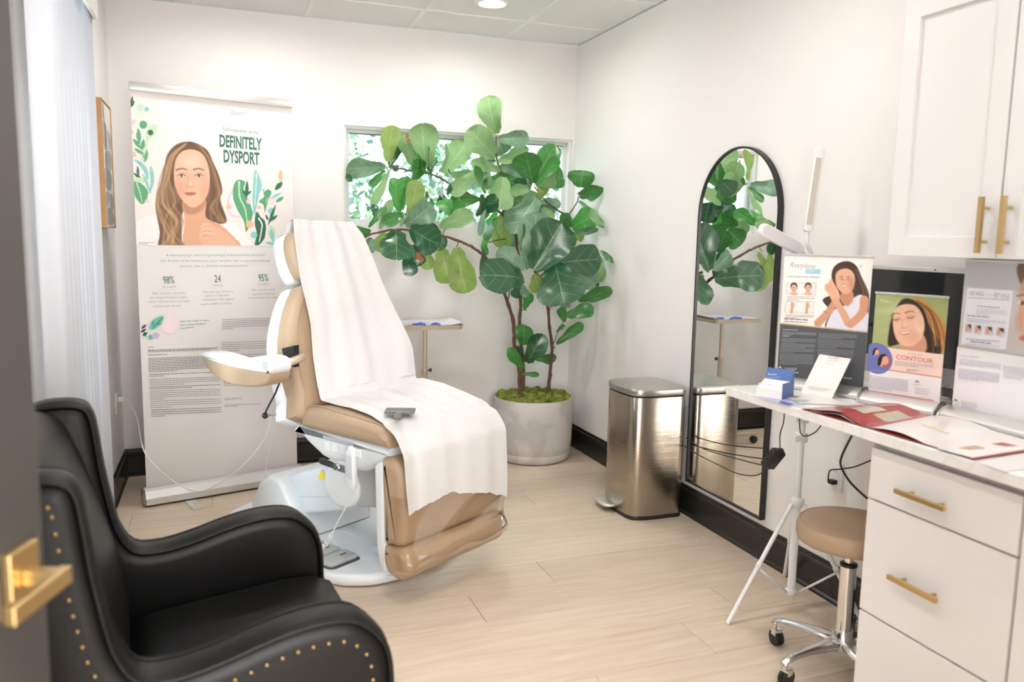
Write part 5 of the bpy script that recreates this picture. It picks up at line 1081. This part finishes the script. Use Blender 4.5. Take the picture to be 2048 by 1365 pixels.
p.greek(668,374,795,382,1,.08,5,(.58,.58,.63),1,32); p.greek(662,390,838,420,4,.09,3,(.74,.74,.79),.4,33); p.greek(612,428,740,434,1,.08,5,(.6,.6,.65),1,34); p.greek(608,446,835,462,3,.09,3,(.74,.74,.79),.6,35)
for i,x in enumerate((602,655,715,780)):
    y=476+i*7; w_=36+i*3; p.pxpoly([(x,y),(x+w_,y+4),(x+w_-4,y+52),(x-4,y+48)],(.82,.80,.80)); p.pxpoly([(x+6,y+46),(x+4,y+20),(x+12,y+10),(x+24,y+10),(x+26,y+26),(x+20,y+44)],'d7a084'); p.pxpoly([(x+12,y+6),(x+w_-3,y+6),(x+w_-4,y+34),(x+24,y+20)],'4a3c37')
p.greek(605,560,800,566,1,.08,5,(.66,.66,.71),1,36); p.greek(632,575,755,580,1,.10,6,(.52,.52,.58),1,37); p.greek(600,590,800,596,1,.08,4,(.72,.72,.77),1,38)
p.rect(0,q,1,1,(.95,.935,.945)); p.text('IMPORTANT INFORMATION',(578,664),(682,674),7,'8a8cae'); p.greek(573,674,805,705,5,.14,3.6,(.76,.76,.83),.6,40); p.greek(568,730,800,785,8,.14,3.6,(.76,.76,.83),.5,41); p.greek(825,716,1000,780,8,.13,3.6,(.76,.76,.83),.6,42)
p.pxpoly([(556,904),(572,922),(562,919),(556,913),(550,917),(541,919)],(.30,.34,.48)); p.text('ASPIRE',(540,935),(576,941),6,'9092a2'); p.greek(588,918,678,948,4,.14,4,(.72,.72,.78),.9,43)
p.text('Restylane',(635,182),(722,196),22,'dadbe0',-.02,slant=.35); p.build(t)
# ================================================================= SMALL ITEMS ON THE COUNTER
b0=V(-.597,-2.828,.9002); bx_=nz((.045,-.085,0)); by_=nz((.085,.045,0)); T=frame(b0,bx_,by_*.82,V(0,0,.86)); B_=.088
t=thing('card_dispenser','blue and white cardboard dispenser box at the front left of the counter','box',tuple(b0))
mk('white_tray',pillow([V(*q_) for q_ in [(0,0),(.0,.034),(.075,.060),(.105,.050),(.105,0)]],0,B_,.001,lambda a,b,c:T(c,a,b),1),M['white_paint'],t)
mk('blue_side',box(B_,B_+.0015,.0,.108,.0,.060,T),mat('blue_card',(.055,.13,.36),.45),t)
mk('blue_back',pillow([V(.075,.0),V(.075,.060),V(.098,.100),V(.104,.100),V(.108,0)],-.001,B_+.001,.0005,lambda a,b,c:T(c,a,b),1),bpy.data.materials['blue_card'],t)
O_=V(*T(0,.0748,.060)); Yd=nz(V(*T(0,.098,.100))-V(*T(0,.075,.060)))
p=Print(O_-np.cross(bx_,Yd)*-.0006,bx_,Yd,B_,.046,(1440,480,3.9),'lettering'); p.text('Restylane',(370,1056),(440,1058),16,'f0f2f6',-.01,slant=.3); p.greek(345,1070,475,1078,2,.0,3.5,(.55,.65,.85),.9,50); p.greek(338,1096,480,1104,1,.0,5,(.85,.88,.94),1,51); p.build(t)
p=Print(V(*T(0,.006,.0365)),bx_,nz(V(*T(0,.075,.060))-V(*T(0,0,.034))),B_,.06,(1440,480,3.9),'lid_print'); p.greek(300,1118,360,1128,1,.05,9,(.80,.84,.92),1,52); p.greek(370,1128,430,1138,1,.05,9,(.75,.80,.90),1,53); p.build(t)
# upright card (its code panel is left blank)
c0=V(-.412,-2.822,.9002); cx_=nz((.03,-.115,0)); cy_=nz((.085,.02,.125)); t=thing('counter_card','cream acrylic counter card leaning back in front of the left poster','card',tuple(c0))
T=frame(c0,cx_,cy_,-np.cross(cx_,cy_)); mk('card',pillow(rrect(0,.118,0,.155,.003,2),0,.003,.0008,T,1),mat('cream_card',(.82,.79,.765),.35),t); mk('rear_foot',box(.02,.10,.0,.06,.0,.003,frame(c0,cx_,nz((.99,.26,0)),V(0,0,1))),M['white_paint'],t)
p=Print(c0+np.cross(cx_,cy_)*.0005,cx_,cy_,.118,.155,(1440,480,3.9),'lettering'); p.text('ASPIRE',(838,926),(924,936),20,'8b8d99',-.012); p.greek(836,940,925,946,1,.1,3,(.7,.68,.68),1,60); p.text('scan to learn',(822,968),(892,977),9,'9a97a0'); p.greek(690,1142,868,1150,1,.14,3.5,(.78,.70,.62),1,61); p.greek(690,1152,862,1162,2,.14,3,(.80,.73,.66),.8,62)
p.build(t)
# flyers
def flat(name,lab,cat,pts,z,col,th=.0006,m=None):
    P=[at(x,y,'z',z) for x,y in pts]; t=thing(name,lab,cat,tuple(sum(P)/len(P))); g=G(); n=len(P); g.add([p for p in P]+[p+V(0,0,th) for p in P],[tuple(range(n)),tuple(range(n,2*n))]+[(i,(i+1)%n,n+(i+1)%n,n+i) for i in range(n)]); mk('sheet',g,m or mat(name+'_paper_'+str(len(bpy.data.materials)),col,.35),t); return t,P
def patch(t,pts,z,col):
    P=[at(x,y,'z',z) for x,y in pts]; mk('printed_patch',G().add(P,[tuple(range(len(P)))]),mat('ink_'+str(len(bpy.data.materials)),col,.35),t,recalc=False)
t,_=flat('leaflet','lilac and blue leaflet lying flat at the front edge of the counter','leaflet',[(1516,795),(1580,813),(1625,808),(1560,789)],.9004,(.50,.50,.68))
patch(t,[(1557,808),(1578,811),(1587,809),(1560,801)],.9014,(.10,.13,.42)); patch(t,[(1530,797),(1545,801),(1562,798),(1550,793)],.9014,(.42,.42,.62))
t,_=flat('leaflet','white leaflet with small photos lying between the blue leaflet and the magazine','leaflet',[(1560,789),(1600,807),(1700,812),(1650,792)],.9018,(.80,.77,.72))
patch(t,[(1570,789),(1600,793),(1592,797),(1570,794)],.9028,(.42,.36,.28)); patch(t,[(1585,799),(1620,801),(1612,805),(1590,804)],.9028,(.45,.52,.48))
# open magazine: red glossy half curling up, white page half
z0=.902
t=thing('open_magazine','open glossy magazine with a curled red left page and a white right page','magazine',tuple(at(1800,850,'z',.9)))
A,B=at(1605,818,'z',z0),at(1738,809,'z',z0); Cc,D=at(1742,857,'z',z0),at(1866,832,'z',z0)   # left page: outer front, outer back, spine front, spine back
def pageL(u,v): P=(A*(1-u)+Cc*u)*(1-v)+(B*(1-u)+D*u)*v; return P+V(0,0,.018*math.sin(math.pi*min(1,u*1.15))*(.6+.4*v)+.012*max(0,1-abs(u-.55)/.3)*(1-v))
mk('red_page',sheet(pageL,14,8),mat('red_gloss',(.40,.055,.05),.18),t,smooth=True,recalc=False)
mk('page_stack',sheet(lambda u,v:pageL(u,v)-V(0,0,.0008+.008*math.sin(math.pi*u)),14,8),M['paper'],t,smooth=True,recalc=False)
mk('lower_cover',sheet(lambda u,v:((A*(1-u)+Cc*u)*(1-v)+(B*(1-u)+D*u)*v)+V(-.006,0,.0006),6,4),bpy.data.materials['red_gloss'],t,recalc=False)
for (u0,u1,v0,v1,c_) in ((.42,.66,.25,.62,(.62,.55,.45)),(.70,.93,.35,.75,(.50,.46,.36)),(.30,.55,.66,.92,(.45,.20,.18))):
    mk('photo_block',sheet(lambda u,v:pageL(u0+(u1-u0)*u,v0+(v1-v0)*v)+V(0,0,.0008),4,3),mat('photo_ink_%d'%len(bpy.data.materials),c_,.2,var=.3,vscale=60),t,smooth=True,recalc=False)
A2,B2=at(1742,857,'z',z0),at(1866,832,'z',z0); C3,D3=at(1885,899,'z',z0),at(2030,874,'z',z0)
def pageR(u,v): P=(A2*(1-u)+C3*u)*(1-v)+(B2*(1-u)+D3*u)*v; return P+V(0,0,.010*math.sin(math.pi*min(1,u*1.3))+.001)
mk('white_page',sheet(pageR,12,6),mat('white_gloss_page',(.86,.83,.81),.25),t,smooth=True,recalc=False)
mk('back_cover',sheet(lambda u,v:((A2*(1-u)+C3*u)*(1-v)+(B2*(1-u)+D3*u)*v)+V(-.006,0,.0004),4,3),bpy.data.materials['red_gloss'],t,recalc=False)
mk('highlight_line',sheet(lambda u,v:pageR(.30+.35*u,.42+.05*v)+V(0,0,.0008),6,1),mat('pale_yellow_ink',(.82,.82,.50),.3),t,recalc=False)
t,_=flat('brochure','white brochure with a red border at the right front of the counter','brochure',[(1888,899),(1945,919),(2075,900),(2005,878)],.9035,(.45,.07,.06),.0015)
t2=t; g=G(); P=[at(x,y,'z',.9055) for x,y in [(1872,897),(1944,916),(2090,893),(2005,868)]]; mk('white_sheet',G().add(P,[(0,1,2,3)]),bpy.data.materials['white_gloss_page'],t2,recalc=False)
patch(t2,[(1917,896),(1942,900),(1972,896),(1950,891)],.9062,(.60,.38,.22)); patch(t2,[(1982,888),(2010,893),(2035,892),(2005,885)],.9062,(.42,.09,.08))
t,_=flat('paper_sheet','plain white printed sheet under the brochure at the lower right of the counter','paper',[(1955,925),(2010,944),(2120,930),(2060,905)],.9008,(.80,.78,.78))
# made-up chrome item for an unidentified shiny shape between the middle and right posters
t=thing('chrome_item','small unidentified chrome item standing between the middle and right tabletop posters','clip',tuple(at(1893,812,'z',.905)))
c_=at(1893,812,'z',.902); mk('item_body',box(-.012,.012,-.02,.02,0,.03,off(*c_)),M['chrome'],t,bevel=.004); mk('item_loop',tube(spline([c_+V(0,.015,.02),c_+V(-.01,.02,.05),c_+V(0,0,.065),c_+V(.01,-.02,.05),c_+V(0,-.015,.02)],4),.0022,6),M['chrome'],t,smooth=True)
# ================================================================= TRIPOD LAMP
LX,LY=-.205,-2.60
t=thing('tripod_lamp','white floor lamp on a tripod with two bar-shaped gooseneck heads behind the left poster','lamp',(LX,LY,0)); LP=t
mk('column',tube([(LX,LY,.055),(LX,LY,.42)],.0155,16),M['white_metal'],t,smooth=True,angle=50); mk('column_middle',tube([(LX,LY,.40),(LX,LY,.80)],.0130,16),M['white_metal'],t,smooth=True,angle=50); mk('column_upper',tube([(LX,LY,.78),(LX,LY,1.20)],.0105,16),M['white_metal'],t,smooth=True,angle=50)
mk('spreader_hub',lathe([(.017,.055),(.024,.06),(.024,.075),(.017,.08)],16,off(LX,LY,0)),M['white_metal'],t,smooth=True)
mk('leg_collar',lathe([(.0165,.405),(.026,.41),(.027,.435),(.0165,.445)],16,off(LX,LY,0)),M['white_metal'],t,smooth=True)
for i,(fx,fy) in enumerate(((-.515,-2.638),(-.030,-2.352),(-.075,-2.86))):
    top=V(LX,LY,.42)+nz((fx-LX,fy-LY,0))*.028; ft=V(fx,fy,.008)
    l_=mk('leg',tube([top,ft],.0085,12),M['white_metal'],t,smooth=True,angle=50); m_=top*.46+ft*.54
    mk('leg_clamp',tube([top*.5+ft*.5,m_],.0105,12),M['white_metal'],l_,smooth=True)
    mk('strut',tube([V(LX,LY,.068)+nz((fx-LX,fy-LY,0))*.022,m_],.0045,8),M['white_metal'],t,smooth=True); mk('foot_cap',ball(ft,.0095,10,6),M['white_metal'],l_,smooth=True)
for z in (.66,.735):
    c_=mk('height_clamp',pillow(rrect(-.019,.019,-.019,.019,.008,3),z,z+.035,.003,lambda a,b,c:(LX+a,LY+b,c),2),M['white_metal'],t,smooth=True,angle=40); mk('clamp_lever',box(-.045,-.010,-.022,-.012,z+.008,z+.03,off(LX,LY,0)),M['white_paint'],c_,bevel=.003)
mk('side_knob',ball((LX-.10,LY-.02,1.10),.015,12,8,(1,1,1.1)),M['white_metal'],t,smooth=True); mk('knob_stem',tube([(LX,LY,1.12),(LX-.09,LY-.02,1.10)],.006,8),M['white_metal'],t,smooth=True)
mk('gooseneck',tube(spline([(LX,LY,1.19),(LX-.008,LY,1.28),(-.214,LY,1.36),(-.236,LY,1.40),(-.238,LY,1.445)],5),.0075,10),M['white_metal'],t,smooth=True)
a0,a1=V(-.238,LY,1.442),V(-.207,LY,1.748); e=nz(a1-a0); sd=nz(np.cross(e,cf)); nn=nz(np.cross(sd,e)); T=frame(a0,sd,e,nn); Ln=np.linalg.norm(a1-a0)
h=mk('lamp_head',pillow(rrect(-.016,.016,0,Ln,.012,5),-.012,.014,.005,T,3),M['white_paint'],t,smooth=True,angle=50)
mk('diffuser',box(-.0075,.0135,.026,Ln-.042,-.0128,-.0122,T),mat('lamp_diffuser_off',(.60,.54,.47),.4),h)
a0,a1=at(1604,503,'y',LY-.02),at(1520,458,'y',LY-.04); e=nz(a1-a0); sd=nz(np.cross(e,cf)); nn=nz(np.cross(sd,e)); T=frame(a0,sd,e,nn); Ln=np.linalg.norm(a1-a0)
h=mk('lamp_head',pillow(rrect(-.026,.020,0,Ln,.020,6),-.010,.012,.005,T,3),M['white_paint'],t,smooth=True,angle=50)
mk('diffuser',pillow(rrect(-.022,.016,.02,Ln-.006,.016,5),-.0108,-.010,.0002,T,1),mat('lamp_diffuser_white',(.74,.74,.75),.4),h)
mk('gooseneck',tube(spline([tuple(a0),tuple(a0+V(.02,0,-.02)),(LX-.03,LY,1.30),(LX,LY,1.20)],5),.0075,10),M['white_metal'],t,smooth=True)
# ================================================================= ROLLING STOOL
SX,SY=-.350,-3.03
t=thing('rolling_stool','round tan stool on a chrome five-star base with casters beside the drawers','stool',(SX,SY,0))
O1=off(SX,SY,0)
st=mk('seat',lathe([(1e-7,.444),(.150,.444),(.164,.449),(.169,.463),(.169,.490),(.162,.506),(.148,.513),(.09,.516),(1e-7,.517)],48,O1),M['tan'],t,smooth=True,angle=70)
mk('seat_seam',tube([(SX+.159*math.cos(a),SY+.159*math.sin(a),.5085) for a in np.linspace(0,2*math.pi,49)[:-1]],.0022,6,closed=True),M['tan'],st,smooth=True)
mk('gas_piston',tube([O1(0,0,.34),O1(0,0,.444)],.014,16),M['chrome'],t,smooth=True,angle=50); mk('piston_ring',lathe([(.014,.362),(.027,.365),(.027,.374),(.014,.377)],20,O1),M['black'],t)
mk('cylinder',tube([O1(0,0,.12),O1(0,0,.365)],.0255,24),M['chrome'],t,smooth=True,angle=50)
mk('hub',lathe([(1e-6,.072),(.034,.075),(.040,.095),(.036,.135),(.028,.150),(1e-6,.150)],24,O1),M['alu'],t,smooth=True,angle=60)
aa=math.atan2(-2.79-SY,-.445-SX)
for k in range(5):
    a=aa+2*math.pi*k/5; d=V(math.cos(a),math.sin(a),0); n=V(-d[1],d[0],0); c0=V(SX,SY,0)
    if k>0 and False: pass
    sec=[(.025,.036,.122,.085),(.08,.028,.120,.086),(.16,.019,.112,.088),(.215,.016,.103,.085),(.245,.016,.092,.074),(.258,.013,.080,.066)]
    vs=[];m_=10
    for (r,w_,zt,zb) in sec:
        for i in range(m_):
            b=2*math.pi*i/m_; vs.append(c0+d*r+n*w_*math.cos(b)+V(0,0,(zt+zb)/2+(zt-zb)/2*math.sin(b)))
    fs=[(i*m_+j,i*m_+(j+1)%m_,(i+1)*m_+(j+1)%m_,(i+1)*m_+j) for i in range(len(sec)-1) for j in range(m_)]+[tuple(range(m_)),tuple((len(sec)-1)*m_+j for j in range(m_))]
    arm=mk('star_arm',G().add(vs,fs),M['alu'],t,smooth=True,angle=60,sub=1)
    tip=c0+d*.243; ang=a+1.1+k*.7; w=V(math.cos(ang),math.sin(ang),0); tr=V(-w[1],w[0],0)*.012
    cs=mk('caster_fork',tube([tip+V(0,0,.078),tip+V(0,0,.058)],.008,10,box(-.014,.014,-.015,.015,.036,.060,frame(tip+tr,nz(V(-w[1],w[0],0)),w,V(0,0,1)))),M['chrome'],arm,bevel=.003)
    for s_ in (-.008,.008): mk('caster_wheel',tube([tip+tr+w*(s_-.006)+V(0,0,.0265),tip+tr+w*(s_+.006)+V(0,0,.0265)],.0265,20),M['rubber'],arm,smooth=True,angle=40)
# ================================================================= CABLES UNDER THE COUNTER
t=thing('power_adapter','black laptop-style power adapter hanging by its cable under the counter end','power adapter',(-.33,-2.60,.6))
Pc=at(1546,918,'x',-.34); e1=nz(at(1562,897,'x',-.34)-at(1530,937,'x',-.34)); e2=nz(np.cross(e1,cf)); e3=nz(np.cross(e1,e2)); e3=-e3 if e3@cf>0 else e3
e2r=nz(e2+e3*.35); e3r=nz(np.cross(e1,e2r)); T=frame(Pc,e1,e2r,e3r)
mk('adapter_body',pillow(rrect(-.048,.048,-.024,.024,.004,3),-.016,.016,.003,T,2),M['black'],t,smooth=True,angle=40)
mk('upper_cable',tube(spline([V(*T(.048,0,0)),V(*T(.056,0,0)),at(1560,870,'x',-.36),at(1567,845,'x',-.38),at(1569,815,'x',-.40)],5),.0022,6),M['black'],t,smooth=True)
mk('lower_cable',tube(spline([V(*T(-.048,.0,0)),at(1521,948,'x',-.33),at(1500,952,'x',-.29),at(1470,946,'x',-.23),at(1440,932,'x',-.17),at(1400,912,'x',-.10),at(1375,897,'x',-.06),at(1352,882,'x',-.03)],5),.0026,6),M['black'],t,smooth=True)
mk('second_cable',tube(spline([V(*T(-.046,.012,0)),at(1500,925,'x',-.29),at(1460,914,'x',-.22),at(1420,903,'x',-.14),at(1395,892,'x',-.09),at(1372,876,'x',-.05)],5),.0026,6),M['black'],t,smooth=True)
t=thing('looped_cable','thin black cable looping down from the underside of the counter across the lamp column','cable',(-.42,-2.75,.85))
mk('cable',tube(spline([at(1599,830,'x',-.45),at(1600,860,'x',-.45),at(1605,871,'x',-.45),at(1616,872,'x',-.44),at(1632,864,'x',-.43),at(1643,850,'x',-.43)],6),.0022,6),M['black'],t,smooth=True)
t=thing('outlet_cable','flat black cable hanging from the counter and curving behind the drawer cabinet','cable',(-.2,-2.9,.7))
mk('cable',tube(spline([at(1706,868,'x',-.35),at(1694,890,'x',-.33),at(1682,918,'x',-.30),at(1683,936,'x',-.28),at(1698,962,'x',-.25),at(1716,981,'x',-.22),at(1735,998,'x',-.20)],6),.0038,6),M['black'],t,smooth=True)
t=thing('plug_cable','black plug in the outlet with its cable running right behind the drawer cabinet','cable',(-.03,-2.6,.49))
mk('plug_head',box(-.034,-.009,-2.592,-2.562,.472,.490),M['black'],t,bevel=.004); mk('cable',tube(spline([(-.032,-2.565,.482),at(1660,942,'x',-.05),at(1680,939,'x',-.06),at(1710,934,'x',-.06),at(1745,920,'x',-.06)],6),.003,6),M['black'],t,smooth=True)
